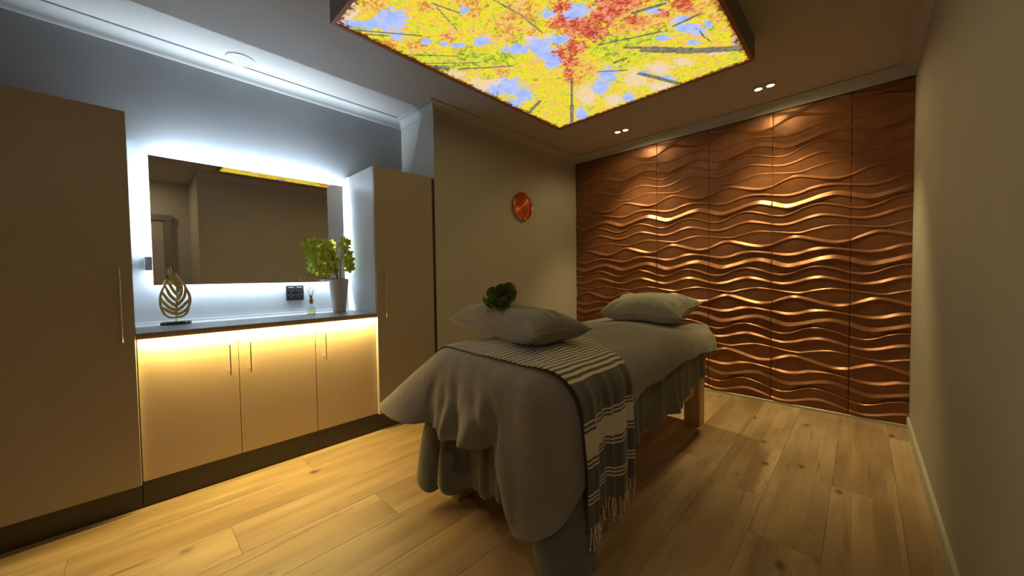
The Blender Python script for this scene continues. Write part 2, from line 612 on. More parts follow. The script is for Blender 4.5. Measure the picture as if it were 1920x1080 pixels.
def sweep(path, prof, flip=False):
    """prof: (inward offset, z) closed polygon; path: XY polyline, the room on its right-hand side"""
    mb = MB()
    n = len(path)
    P = np.zeros((n, len(prof), 3))
    for i in range(n):
        p = Vector(path[i])
        dirs = []
        if i > 0: dirs.append((p - Vector(path[i - 1])).normalized())
        if i < n - 1: dirs.append((Vector(path[i + 1]) - p).normalized())
        ns = [Vector((d.y, -d.x)) for d in dirs]
        if len(ns) == 1: m = ns[0]
        else: m = (ns[0] + ns[1]) / (1 + ns[0].dot(ns[1]))
        for j, (o, z) in enumerate(prof):
            q = p + m * o
            P[i, j] = (q.x, q.y, z)
    mb.grid(P, close_v=True)
    k = len(prof)
    mb.f.append(tuple(range(k)))
    mb.f.append(tuple((n - 1) * k + i for i in range(k))[::-1])
    return mb


# cove cornice
cp = [(0.0005, H - 0.0005), (0.0005, H - 0.072), (0.006, H - 0.072), (0.008, H - 0.066)]
for k in range(9):
    a = PI / 2 * k / 8
    cp.append((0.010 + 0.052 * (1 - math.cos(a)), H - 0.062 + 0.050 * math.sin(a)))
cp += [(0.068, H - 0.010), (0.072, H - 0.006), (0.072, H - 0.0035), (0.066, H - 0.0005)]
struct('trim_1', sweep([(XM, YB), (XM, YN), (XN, YN), (XN, YF - 0.027), (XR, YF - 0.027), (XR, YE)], cp), MAT['cornice'], smooth=True, angle=25)
# skirting on the right wall and clock wall, aluminium angle below the copper panels
bp = [(0.0005, 0.0), (0.014, 0.0), (0.014, 0.082), (0.009, 0.090), (0.0005, 0.090)]
struct('baseboard_right', sweep([(XR, YF - 0.022), (XR, YE + 0.001)], bp), MAT['skirting'])
struct('baseboard_left', sweep([(XN, YN + 0.03), (XN, YF - 0.022)], bp), MAT['skirting'])
ap = [(0.0005, 0.0), (0.020, 0.0), (0.020, 0.023), (0.017, 0.0255), (0.0005, 0.0255)]
struct('trim_2', sweep([(XN, YF), (XR - 0.014, YF)], ap), MAT['alu'])

# ================================================================ copper wave panels
def curve(pts):
    t = np.array([p[0] for p in pts]); y = np.array([p[1] for p in pts])
    # periodic-ish smooth interpolation (Catmull-Rom on non-uniform knots)
    m = np.gradient(y, t)
    m[0] = (y[1] - y[0]) / (t[1] - t[0]) ; m[-1] = (y[-1] - y[-2]) / (t[-1] - t[-2])

    def f(x):
        k = np.clip(np.searchsorted(t, x, side='right') - 1, 0, len(t) - 2)
        h = t[k + 1] - t[k]; s = (x - t[k]) / h
        return ((2 * s**3 - 3 * s**2 + 1) * y[k] + (s**3 - 2 * s**2 + s) * h * m[k] + (-2 * s**3 + 3 * s**2) * y[k + 1] + (s**3 - s**2) * h * m[k + 1])
    return f


RIDGES = [
    # base v, curve offsets (t, dv), width, height
    (-0.225, [(0, 0), (0.2, 0.035), (0.38, 0.052), (0.55, 0.012), (0.78, -0.024), (1, 0)], 0.020, 0.008),
    (0.0, [(0, 0), (0.12, -0.055), (0.31, -0.112), (0.5, -0.070), (0.68, -0.015), (0.83, 0.014), (1, 0)], 0.046, 0.017),
    (0.150, [(0, 0), (0.22, 0.035), (0.36, 0.020), (0.52, -0.030), (0.75, -0.050), (0.9, -0.025), (1, 0)], 0.042, 0.017),
    (0.300, [(0, 0), (0.22, 0.068), (0.42, 0.030), (0.66, -0.036), (0.82, -0.052), (1, 0)], 0.080, 0.019),
    (0.500, [(0, 0), (0.16, 0.020), (0.28, -0.010), (0.44, -0.085), (0.60, -0.118), (0.8, -0.075), (1, 0)], 0.032, 0.015),
    (0.650, [(0, 0), (0.16, 0.022), (0.30, 0.002), (0.50, -0.062), (0.64, -0.085), (0.82, -0.055), (1, 0)], 0.040, 0.015),
]
CUR = [curve(r[1]) for r in RIDGES]


def panel_mesh(tmax):
    ts = np.linspace(0, 1, 41)
    ts = np.unique(np.concatenate([[0, 0.003, 0.007], ts, [0.993, 0.997, 1.0]]))
    ts = ts[ts <= tmax + 1e-9]
    if tmax < 1: ts = np.append(ts, tmax)
    Z0 = 0.003
    cols = []
    for t in ts:
        ef = min(1.0, min(t, 1 - t) / 0.008)
        sw = 0.60 + 0.40 * math.sin(PI * t) ** 0.7
        vc = [r_[0] + float(f(np.array([t]))[0]) for r_, f in zip(RIDGES, CUR)]
        wd = [r_[2] * (sw if k != 3 else 1.0 - 0.25 * math.sin(PI * t)) for k, r_ in enumerate(RIDGES)]
        hh = [r_[3] for r_ in RIDGES]
        out = []
        # last ridge of the panel above falls towards the first foot of this one: shared height at the border
        eb = vc[5] + wd[5] / 2 + 0.016          # end of the undercut of the last ridge
        nf = vc[0] - wd[0] / 2 + 1.0            # next foot, one period on
        hb = Z0 + hh[5] * 0.62 * (1 - (0.72 - eb) / (nf - eb))
        out.append((-0.28, hb))
        for k in range(6):
            a, b = vc[k] - wd[k] / 2, vc[k] + wd[k] / 2
            out += [(a, Z0), (a + wd[k] * 0.33, Z0 + hh[k] * 0.30), (a + wd[k] * 0.67, Z0 + hh[k] * 0.68), (b, Z0 + hh[k]), (b + 0.004, Z0 + hh[k] * 0.96), (b + 0.016, Z0 + hh[k] * 0.62)]
            nv = vc[k + 1] - wd[k + 1] / 2 if k < 5 else nf
            for q in (0.33, 0.67):
                vq = b + 0.016 + (nv - b - 0.016) * q
                if k < 5: out.append((vq, Z0 + hh[k] * 0.62 * (1 - q)))
            if k == 5:
                for q in (0.33, 0.67):
                    vq = eb + (0.72 - eb) * q
                    out.append((vq, Z0 + hh[5] * 0.62 * (1 - (vq - eb) / (nf - eb))))
        out.append((0.72, hb))
        cols.append([(t * 0.5, -(h * (0.25 + 0.75 * ef)), -(v + 0.28) * 0.5) for v, h in out])
    P = np.array(cols)
    P[:, 0, 2] = 0; P[:, -1, 2] = -0.5
    mb = MB().grid(P, flip=True)
    me = bpy.data.meshes.new('panel')
    me.from_pydata(mb.v, [], mb.f)
    me.materials.append(MAT['copper'])
    for q in me.polygons: q.use_smooth = True
    try: me.set_sharp_from_angle(angle=math.radians(24))
    except Exception: pass
    return me


pm_full, pm_part = panel_mesh(1.0), panel_mesh((XR - (-0.066)) / 0.5)
ZP = 0.0265
for r in range(5):
    for c in range(6):
        x0 = -0.066 - 0.5 * c
        o = bpy.data.objects.new('panel', pm_part if c == 0 else pm_full)
        o.parent = wall_far
        o.location = Vector((x0, YF - 0.006, ZP + 0.5 * (r + 1))) - wall_far.location
        COL.objects.link(o)

# ================================================================ ceiling light box
BX0, BX1, BY0, BY1, BZ = -1.97, -0.49, 0.745, 2.685, 2.44
lb = thing('ceiling_light_box', 'large ceiling light box with a backlit autumn tree canopy print', 'light box', ((BX0 + BX1) / 2, (BY0 + BY1) / 2, BZ))
s = MB()
tk = 0.012
s.box(BX0, BY0, BZ + 0.012, BX0 + tk, BY1, H - 0.001).box(BX1 - tk, BY0, BZ + 0.012, BX1, BY1, H - 0.001)
s.box(BX0 + tk, BY0, BZ + 0.012, BX1 - tk, BY0 + tk, H - 0.001).box(BX0 + tk, BY1 - tk, BZ + 0.012, BX1 - tk, BY1, H - 0.001)
s.build('housing', MAT['box_side'], lb)
rw = 0.020
s = MB()
for (a, b, c, d) in ((BX0, BY0, BX0 + rw, BY1), (BX1 - rw, BY0, BX1, BY1), (BX0 + rw, BY0, BX1 - rw, BY0 + rw), (BX0 + rw, BY1 - rw, BX1 - rw, BY1)):
    s.box(a, b, BZ, c, d, BZ + 0.012)
s.build('rim', MAT['frame_copper'], lb)

BLOBS = {
    'sky': [(-1.738,0.96,0.049,0.049,-0.075,0.04),(-1.827,0.904,0.077,0.077,-0.031,0.015),(-1.894,0.837,0.047,0.048,-0.025,0.01),(-1.833,1.041,0.016,0.017,-0.02,0.012),(-1.752,1.174,0.021,0.02,-0.02,0.013),(-1.658,1.322,0.026,0.025,-0.019,0.015),(-1.534,1.393,0.038,0.037,-0.025,0.021),(-1.452,1.577,0.048,0.048,-0.031,0.034),(-1.339,1.642,0.054,0.054,-0.038,0.046),(-1.371,1.731,0.031,0.031,-0.034,0.041),(-1.381,1.82,0.037,0.037,-0.042,0.055),(-1.235,1.679,0.038,0.038,-0.023,0.031),(-1.017,1.574,0.03,0.03,-0.025,0.038),(-1.068,1.565,0.027,0.027,-0.017,0.026),(-1.148,1.474,0.019,0.019,-0.019,0.024),(-0.769,1.832,0.023,0.023,-0.008,0.018),(-0.691,1.996,0.028,0.027,-0.011,0.034),(-0.683,2.09,0.045,0.045,-0.014,0.046),(-0.652,2.163,0.033,0.033,-0.011,0.038),(-0.808,2.088,0.025,0.026,-0.009,0.024),(-0.703,2.24,0.03,0.03,-0.006,0.02),(-0.528,2.402,0.011,0.011,-0.007,0.033),(-1.22,2.212,0.04,0.04,-0.047,0.085),(-1.328,2.295,0.037,0.038,-0.047,0.08),(-1.77,1.847,0.052,0.053,-0.072,0.075),(-1.78,1.996,0.043,0.044,-0.065,0.072),(-1.905,2.043,0.04,0.041,-0.048,0.051),(-1.032,2.356,0.024,0.025,-0.014,0.032),(-1.653,2.561,0.031,0.031,-0.056,0.087),(-1.421,1.171,0.014,0.014,-0.017,0.013),(-1.709,1.25,0.017,0.017,-0.016,0.011),(-0.959,2.522,0.036,0.036,-0.016,0.042),(-1.255,2.587,0.028,0.029,-0.03,0.063),(-1.871,1.817,0.037,0.037,-0.044,0.042),(-0.593,2.139,0.016,0.016,-0.007,0.028)],
    'red': [(-1.121,1.594,0.055,0.055,-0.033,0.048),(-1.095,1.678,0.072,0.072,-0.044,0.066),(-1.056,1.746,0.057,0.057,-0.038,0.062),(-1.093,1.488,0.019,0.019,-0.031,0.042),(-1.045,1.511,0.018,0.018,-0.021,0.029),(-0.898,1.683,0.056,0.056,-0.033,0.062),(-0.84,1.681,0.062,0.062,-0.02,0.039),(-0.964,1.696,0.047,0.046,-0.028,0.05),(-1.304,1.798,0.036,0.036,-0.045,0.062),(-1.21,1.798,0.039,0.04,-0.041,0.06),(-1.306,1.911,0.032,0.032,-0.034,0.048),(-0.644,1.896,0.033,0.033,-0.015,0.046),(-0.741,1.881,0.023,0.023,-0.009,0.023),(-1.387,1.998,0.019,0.019,-0.045,0.064),(-0.857,1.83,0.035,0.035,-0.014,0.031)],
    'orange': [(-1.335,1.38,0.047,0.047,-0.046,0.047),(-1.228,1.405,0.03,0.03,-0.036,0.04),(-1.219,1.337,0.043,0.044,-0.035,0.037),(-1.37,1.162,0.043,0.043,-0.033,0.027),(-1.393,1.214,0.023,0.023,-0.04,0.035),(-1.699,0.843,0.039,0.04,-0.034,0.016),(-1.707,0.901,0.033,0.033,-0.027,0.014),(-1.651,1.243,0.033,0.033,-0.03,0.022),(-1.835,1.157,0.047,0.047,-0.034,0.022),(-0.855,1.888,0.04,0.04,-0.022,0.049),(-0.787,1.928,0.032,0.031,-0.02,0.049),(-0.623,1.983,0.042,0.042,-0.012,0.041),(-0.723,1.937,0.02,0.019,-0.008,0.024),(-0.924,1.848,0.036,0.036,-0.021,0.04),(-1.918,1.04,0.029,0.029,-0.036,0.018),(-1.69,1.691,0.029,0.03,-0.036,0.036),(-1.269,2.031,0.034,0.034,-0.033,0.053),(-1.529,1.028,0.022,0.022,-0.024,0.016),(-0.558,2.102,0.02,0.019,-0.009,0.035),(-1.773,1.153,0.021,0.021,-0.032,0.02),(-1.278,1.524,0.024,0.024,-0.028,0.033),(-1.387,2.089,0.035,0.035,-0.039,0.057),(-1.408,1.455,0.032,0.032,-0.026,0.025)],
    'green': [(-1.703,1.396,0.044,0.045,-0.05,0.041),(-1.677,1.498,0.068,0.068,-0.06,0.052),(-1.567,1.57,0.054,0.055,-0.047,0.047),(-1.812,1.442,0.065,0.065,-0.046,0.036),(-1.56,1.655,0.032,0.032,-0.032,0.033),(-1.019,1.909,0.055,0.056,-0.029,0.053),(-0.966,1.996,0.043,0.043,-0.023,0.046),(-0.871,2.025,0.033,0.034,-0.02,0.046),(-0.792,2.011,0.028,0.028,-0.018,0.044),(-1.103,2.0,0.05,0.05,-0.032,0.059),(-1.025,2.116,0.05,0.051,-0.026,0.053),(-1.879,1.256,0.067,0.067,-0.037,0.024),(-1.905,1.389,0.056,0.057,-0.039,0.028),(-1.121,1.91,0.035,0.035,-0.032,0.055),(-1.111,2.148,0.042,0.043,-0.017,0.033),(-0.602,2.171,0.021,0.021,-0.007,0.029),(-1.225,1.462,0.016,0.016,-0.015,0.018)],
    'pale': [(-1.912,1.704,0.062,0.062,-0.078,0.068),(-1.809,1.758,0.046,0.046,-0.062,0.059),(-1.111,2.369,0.056,0.056,-0.043,0.093),(-0.934,2.369,0.053,0.054,-0.024,0.062),(-1.799,0.784,0.026,0.025,-0.058,0.024),(-1.892,0.796,0.023,0.022,-0.039,0.015),(-1.32,1.574,0.033,0.034,-0.018,0.021),(-0.816,2.405,0.037,0.038,-0.017,0.049),(-1.026,2.602,0.048,0.049,-0.023,0.06),(-0.643,2.426,0.045,0.045,-0.008,0.029),(-1.455,2.327,0.044,0.044,-0.072,0.114),(-1.258,1.637,0.021,0.021,-0.017,0.022),(-1.358,2.54,0.045,0.046,-0.043,0.079),(-1.906,1.473,0.038,0.039,-0.041,0.031)],
}
TRUNKS = [(-0.927,2.104,-0.729,2.325,0.063),(-0.729,2.325,-0.467,2.545,0.063),(-1.0,2.01,-0.938,2.072,0.025),(-0.842,1.775,-0.702,1.828,0.025),(-0.734,2.021,-0.603,2.024,0.019),(-1.057,2.332,-0.899,2.7,0.038),(-1.243,2.117,-1.098,2.237,0.015),(-1.407,2.069,-1.627,2.389,0.019),(-1.627,2.389,-1.847,2.709,0.034),(-1.945,2.248,-1.756,2.159,0.033),(-1.98,0.803,-1.734,1.128,0.013),(-2.01,0.815,-1.855,1.007,0.009),(-1.966,1.132,-1.737,1.384,0.011),(-1.844,1.467,-1.577,1.687,0.015),(-1.493,1.035,-1.453,1.169,0.008),(-1.499,1.063,-1.561,1.24,0.006),(-1.275,1.209,-1.247,1.386,0.008),(-1.247,1.386,-1.254,1.572,0.007),(-0.652,2.121,-0.645,2.232,0.004),(-0.645,2.232,-0.628,2.315,0.004),(-1.96,1.317,-1.886,1.408,0.053),(-0.948,1.559,-0.955,1.596,0.005),(-1.877,1.833,-1.95,1.914,0.007),(-1.121,2.098,-1.042,2.115,0.018),(-1.103,1.879,-0.795,2.019,0.015),(-2.004,1.224,-1.698,1.516,0.011)]
NX, NY = 150, 196
gx = np.linspace(BX0 + rw, BX1 - rw, NX); gy = np.linspace(BY0 + rw, BY1 - rw, NY)
GX, GY = np.meshgrid(gx, gy, indexing='ij')


def field(lst, gain=1.0):
    out = np.zeros_like(GX)
    for (cx, cy_, ax, ay, bx, by) in lst:
        A = np.array([[ax, bx], [ay, by]])
        if abs(np.linalg.det(A)) < 1e-6: continue
        Ai = np.linalg.inv(A)
        dx, dy = GX - cx, GY - cy_
        u = Ai[0, 0] * dx + Ai[0, 1] * dy; v = Ai[1, 0] * dx + Ai[1, 1] * dy
        out = np.maximum(out, np.exp(-0.69 * (u * u + v * v)))
    return out * gain


# the strip of print above the picture's upper edge continues in the same manner
extra = {k: [] for k in BLOBS}
for k, cnt in (('sky', 26), ('red', 14), ('orange', 26), ('green', 20), ('pale', 8)):
    for _ in range(cnt):
        a, b = rng.uniform(BX0, BX1), rng.uniform(BY0, BY1)
        if b < 0.80 + (a + 1.75) * 1.0 - 0.05 and a > -1.7:
            extra[k].append((a, b, rng.uniform(.03, .08), rng.uniform(-.03, .03), rng.uniform(-.03, .03), rng.uniform(.03, .08)))
F = {k: field(BLOBS[k] + extra[k]) for k in BLOBS}
TR = np.zeros_like(GX)
for (x0, y0, x1, y1, wd) in TRUNKS:
    d = np.array([x1 - x0, y1 - y0]); L = np.hypot(*d); d = d / L
    t_ = np.clip((GX - x0) * d[0] + (GY - y0) * d[1], 0, L)
    dist = np.hypot(GX - x0 - t_ * d[0], GY - y0 - t_ * d[1])
    ww = max(wd, 0.011) / 2
    TR = np.maximum(TR, np.clip(1.0 - 0.5 * dist / ww, 0, 1))
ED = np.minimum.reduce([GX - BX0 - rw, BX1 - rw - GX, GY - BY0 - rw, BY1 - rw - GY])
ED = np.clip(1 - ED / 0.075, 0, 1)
P = np.stack([GX, GY, np.full_like(GX, BZ + 0.008)], -1)
pr = MB().grid(P, flip=True).build('print', None, lb)
me = pr.data
for nm, (a, b, c, d) in dict(lay_a=(F['sky'], F['red'], F['orange'], TR), lay_b=(F['green'], F['pale'], ED, TR * 0 + 1)).items():
    at = me.color_attributes.new(nm, 'FLOAT_COLOR', 'POINT')
    at.data.foreach_set('color', np.stack([a, b, c, d], -1).reshape(-1).astype(np.float32))


def mat_print():
    t = NT('autumn_canopy_print')
    A = t.n('ShaderNodeAttribute', attribute_name='lay_a')
    B = t.n('ShaderNodeAttribute', attribute_name='lay_b')
    sa = t.n('ShaderNodeSeparateColor'); t.l(A.outputs['Color'], sa.inputs[0])
    sb = t.n('ShaderNodeSeparateColor'); t.l(B.outputs['Color'], sb.inputs[0])
    sky, red, ora, trk = sa.outputs[0], sa.outputs[1], sa.outputs[2], A.outputs['Alpha']
    grn, pal, edg = sb.outputs[0], sb.outputs[1], sb.outputs[2]
    c = t.coords('Object')
    n1 = t.noise(c, 30, 9, 0.74, 0.5)
    n2 = t.noise(t.coords('Object', loc=(5, 3, 1)), 40, 8, 0.72, 0.3)
    n3 = t.noise(t.coords('Object', loc=(2, 9, 4)), 13, 7, 0.65, 0.6)
    n4 = t.noise(t.coords('Object', loc=(7, 1, 2)), 130, 4, 0.7)
    n5 = t.math('ADD', t.math('MULTIPLY', n3, 0.55), t.math('MULTIPLY', t.noise(t.coords('Object', loc=(1, 6, 3)), 45, 7, 0.75), 0.45))
    yel = t.ramp(n5, [(0.38, (0.36, 0.33, 0.05)), (0.44, (0.60, 0.62, 0.04)), (0.485, (0.84, 0.74, 0.03)), (0.52, (0.85, 0.62, 0.04)), (0.555, (0.82, 0.42, 0.07)), (0.60, (0.80, 0.58, 0.32)), (0.66, (0.60, 0.58, 0.70))])

    def mask(f, th=0.5, amp=1.6, soft=0.06, nn=n1):
        amp = amp * 2.3
        v = t.math('ADD', f, t.math('MULTIPLY', t.math('SUBTRACT', nn, 0.5), amp))
        return t.ramp(v, [(th - soft, (0, 0, 0)), (th + soft, (1, 1, 1))])
    col = yel
    col = t.mix(mask(pal, 0.45, 1.4, 0.12), col, t.ramp(n3, [(0.4, (0.86, 0.62, 0.28)), (0.6, (0.80, 0.62, 0.55))]))
    col = t.mix(mask(grn, 0.5, 1.5, 0.10, n2), col, t.ramp(n1, [(0.42, (0.22, 0.26, 0.05)), (0.49, (0.55, 0.62, 0.03)), (0.57, (0.74, 0.78, 0.03))]))
    col = t.mix(mask(ora, 0.45, 1.6, 0.08), col, t.ramp(n2, [(0.42, (0.55, 0.20, 0.04)), (0.50, (0.84, 0.42, 0.06)), (0.57, (0.86, 0.60, 0.18))]))
    col = t.mix(mask(red, 0.42, 1.4, 0.06, n2), col, t.ramp(n1, [(0.42, (0.38, 0.05, 0.03)), (0.5, (0.68, 0.12, 0.05)), (0.57, (0.85, 0.34, 0.16))]))
    skyc = t.ramp(n3, [(0.35, (0.28, 0.42, 0.88)), (0.65, (0.50, 0.56, 0.92))])
    col = t.mix(mask(sky, 0.46, 1.3, 0.045, n1), col, skyc)
    # scattered specks of sky and dark twigs
    col = t.mix(t.math('MULTIPLY', t.ramp(n2, [(0.615, (0, 0, 0)), (0.655, (1, 1, 1))]), 0.8), col, (0.62, 0.58, 0.80))
    col = t.mix(t.math('MULTIPLY', t.ramp(n2, [(0.33, (1, 1, 1)), (0.385, (0, 0, 0))]), 0.75), col, (0.20, 0.15, 0.06))
    col = t.mix(t.math('MULTIPLY', mask(trk, 0.56, 0.36, 0.08, n2), 0.93), col, t.ramp(n1, [(0.4, (0.08, 0.08, 0.09)), (0.62, (0.26, 0.24, 0.18))]))
    col = t.mix(t.math('MULTIPLY', t.math('SUBTRACT', n4, 0.5), 0.9), col, (1, 1, 1), 'OVERLAY')
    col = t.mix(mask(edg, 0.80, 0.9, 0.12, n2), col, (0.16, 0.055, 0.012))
    em = t.n('ShaderNodeEmission')
    t.l(col, em.inputs['Color'])
    em.inputs['Strength'].default_value = PRINT_STRENGTH
    t.l(em.outputs[0], t.out.inputs['Surface'])
    return t.m
me.materials.append(mat_print())

# ================================================================ downlights, speaker
for (ca, cb, lab) in ((LENSES[0], LENSES[1], 'twin recessed downlight in the ceiling nearer the right wall'),
                      (LENSES[2], LENSES[3], 'twin recessed downlight in the ceiling nearer the clock wall')):
    mx, my = (ca[0] + cb[0]) / 2, (ca[1] + cb[1]) / 2
    d = thing('twin_downlight', lab, 'downlight', (mx, my, H - 0.006), 'twin downlights before the copper wall')
    MB().box(mx - 0.088, my - 0.048, H - 0.005, mx + 0.088, my + 0.048, H - 0.0005, 0.0015).build('trim_plate', MAT['ceiling'], d)
    for q in (ca, cb):
        b = MB().lathe((q[0], q[1], H - 0.012), [(0.030, 0.007), (0.032, 0.003), (0.031, 0.0), (0.026, 0.0), (0.0255, 0.004)], 28).build('bezel', MAT['ceiling'], d, smooth=True, angle=40)
        MB().lathe((q[0], q[1], H - 0.014), [(0.004, 0.0), (0.015, 0.001), (0.0245, 0.0035), (0.0245, 0.006)], 28).build('lens', MAT['lens'], b, smooth=True)

sp = thing('ceiling_speaker', 'round white ceiling speaker grille beside the left cornice', 'speaker', (-2.938, 0.540, H - 0.008))
MB().lathe((-2.938, 0.540, H - 0.008), [(0.0785, 0.0075), (0.0785, 0.003), (0.076, 0.0), (0.066, 0.0), (0.0655, 0.005)], 56).build('rim', MAT['white_plastic'], sp, smooth=True, angle=40)
MB().lathe((-2.938, 0.540, H - 0.0075), [(0.004, 0.0), (0.05, 0.0005), (0.0655, 0.002), (0.0655, 0.004)], 48).build('grille', MAT['grille'], sp, smooth=True, angle=40)

# ================================================================ cabinets
XF = XN                      # tall cabinet fronts flush with the clock wall
ZT = 1.965
CB = XM + 0.004


def handle(mb_parent, y, z0, z1, xf, r=0.0055):
    m = MB().tube([(xf + 0.030, y, z0), (xf + 0.030, y, z1)], r, 12)
    for z in (z0 + 0.022, z1 - 0.022):
        m.tube([(xf + 0.0002, y, z), (xf + 0.030, y, z)], r * 0.8, 8)
    return m.build('handle', MAT['steel'], mb_parent, smooth=True, angle=40)


def tall(label, y0, y1, hy):
    c = thing('tall_cabinet', label, 'cabinet', ((CB + XF) / 2, (y0 + y1) / 2, 0), 'tall cabinets either side of the mirror')
    MB().box(CB, y0, 0.13, XF - 0.019, y1, ZT).build('body', MAT['carcass'], c)
    MB().box(CB, y0 + 0.001, 0.0, XF - 0.038, y1 - 0.001, 0.13).build('kick_board', MAT['kick'], c)
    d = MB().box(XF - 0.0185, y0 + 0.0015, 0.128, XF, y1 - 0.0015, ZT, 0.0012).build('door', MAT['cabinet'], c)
    handle(d, hy, 0.853, 1.212, XF)
    return c


tall('tall taupe cabinet at the left edge of the frame with a long bar handle', -0.62, 0.006, -0.040)
tall('tall taupe cabinet between the mirror and the clock wall', 1.246, 1.744, 1.310)
# dark infill between the right tall cabinet and the return
struct('trim_3', MB().box(CB, 1.7445, 0, XF - 0.012, YN - 0.0005, ZT), MAT['kick'])

XD = -2.603
def base(label, y0, y1, doors):
    c = thing('base_cabinet', label, 'cabinet', ((CB + XD) / 2, (y0 + y1) / 2, 0), 'base cabinets below the benchtop')
    MB().box(CB, y0, 0.13, XD - 0.019, y1, 0.866).build('body', MAT['carcass'], c)
    MB().box(CB, y0, 0.0, XF - 0.038, y1, 0.13).build('kick_board', MAT['kick'], c)
    for (a, b, hy) in doors:
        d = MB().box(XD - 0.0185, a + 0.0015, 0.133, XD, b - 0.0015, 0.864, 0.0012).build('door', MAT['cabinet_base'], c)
        handle(d, hy, 0.606, 0.780, XD, 0.004)


base('low taupe cabinet with two doors beside the left tall cabinet', 0.008, 0.829, ((0.010, 0.4175, 0.374), (0.4175, 0.829, 0.470)))
base('low taupe single door cabinet beside the right tall cabinet', 0.830, 1.244, ((0.830, 1.243, 0.885),))
bt = thing('benchtop', 'long dark grey benchtop below the mirror, lit warm from beneath', 'benchtop', (-2.83, 0.626, 0.867))
MB().box(CB, 0.0075, 0.8675, XF + 0.002, 1.2445, 0.8865, 0.0015).build('slab', MAT['bench'], bt)
MB().box(XF - 0.004, 0.0075, 0.8570, XF + 0.0005, 1.2445, 0.8672).build('front_rail', plain('rail_edging', (0.55, 0.28, 0.08), 0.5), bt)
MB().box(CB, 0.0075, 0.887, CB + 0.012, 1.2445, 0.900).build('upstand', MAT['upstand'], bt)
ls = MB().box(-2.589, 0.010, 0.8575, -2.5795, 1.242, 0.8672).build('led_strip', MAT['strip_warm'])
tag(ls, 'warm LED strip along the underside of the benchtop front', 'light strip')
BT = 0.8866

# ================================================================ mirror
mr = thing('backlit_mirror', 'wide frameless mirror glowing cool white from behind', 'mirror', (MX, cy, MZ0))
MB().box(MX - 0.005, MY0, MZ0, MX, MY1, MZ1, 0.0008).build('glass', MAT['mirror'], mr)
s = MB()
i2 = INS + 0.006
s.box(XM + 0.001, MY0 + i2, MZ0 + i2, MX - 0.0055, MY1 - i2, MZ1 - i2)
s.build('backing_box', MAT['white_plastic'], mr)
s = MB()
e = INS + 0.001
s.box(SX - 0.005, MY0 + e, MZ0 + e, SX + 0.005, MY1 - e, MZ0 + i2).box(SX - 0.005, MY0 + e, MZ1 - i2, SX + 0.005, MY1 - e, MZ1 - e)
s.box(SX - 0.005, MY0 + e, MZ0 + i2, SX + 0.005, MY0 + i2, MZ1 - i2).box(SX - 0.005, MY1 - i2, MZ0 + i2, SX + 0.005, MY1 - e, MZ1 - i2)
s.build('led_strip', MAT['strip_cool'], mr)
MB().box(XM + 0.001, 0.058, 1.209, MX + 0.002, 0.0905, 1.290, 0.003).build('switch_box', MAT['grey_plastic'], mr)

# ================================================================ power outlet
oy0, oy1, oz0, oz1 = 0.793, 0.912, 0.984, 1.100
ot = thing('power_outlet', 'black double power outlet on the wall below the mirror', 'outlet', (XM, (oy0 + oy1) / 2, oz0))
MB().box(XM + 0.0005, oy0, oz0, XM + 0.010, oy1, oz1, 0.004).build('plate', MAT['black'], ot)
for k in (0, 1):
    yc = oy0 + 0.032 + k * 0.055
    MB().box(XM + 0.0101, yc - 0.017, oz1 - 0.036, XM + 0.014, yc + 0.017, oz1 - 0.016, 0.0015).build('switch', MAT['black'], ot)
    s = MB().box(XM + 0.0101, yc - 0.022, oz1 - 0.044, XM + 0.0115, yc + 0.022, oz1 - 0.040)
    s.box(XM + 0.0101, yc - 0.003, oz1 - 0.056, XM + 0.0115, yc + 0.003, oz1 - 0.050)
    for sg in (-1, 1):
        s.add([(XM + 0.0113, yc + sg * 0.008, oz1 - 0.066), (XM + 0.0113, yc + sg * 0.011, oz1 - 0.065), (XM + 0.0113, yc + sg * 0.016, oz1 - 0.078), (XM + 0.0113, yc + sg * 0.013, oz1 - 0.079)],
              [(0, 1, 2, 3)] if sg < 0 else [(3, 2, 1, 0)])
    s.box(XM + 0.0101, yc - 0.0015, oz1 - 0.094, XM + 0.0115, yc + 0.0015, oz1 - 0.084)
    s.build('socket_slots', MAT['silver'], ot)

# ================================================================ leaf sculpture
lf = thing('leaf_sculpture', 'pierced golden leaf sculpture standing on a small black base', 'sculpture', (-2.93, 0.18, BT))
s = MB()
pr_ = []
for k in range(20):
    a = 2 * PI * k / 20
    r_ = 1 + 0.10 * math.sin(3 * a + 1) + 0.05 * math.sin(7 * a)
    pr_.append((math.cos(a) * 0.030 * r_, math.copysign(abs(math.sin(a)) ** 0.6, math.sin(a)) * 0.066 * r_))
vs, fs = [], []
for (sc, z) in ((0.97, 0.0005), (1.0, 0.006), (0.96, 0.015), (0.85, 0.018)):
    for (px, py) in pr_: vs.append((-2.93 + px * sc, 0.18 + py * sc, BT + z))
for k in range(3):
    for i in range(20):
        j = (i + 1) % 20
        fs.append((k * 20 + i, k * 20 + j, k * 20 + 20 + j, k * 20 + 20 + i))
fs.append(tuple(range(20))[::-1]); fs.append(tuple(60 + i for i in range(20)))
s.add(vs, fs).build('base', MAT['dark_stone'], lf)


def LP(cx, cyy):   # drawing units of the leaf -> (Y, Z)
    return 0.178 + (cx - 315) / 7.71 * 0.00234, BT + (905 - cyy) / 7.71 * 0.00312


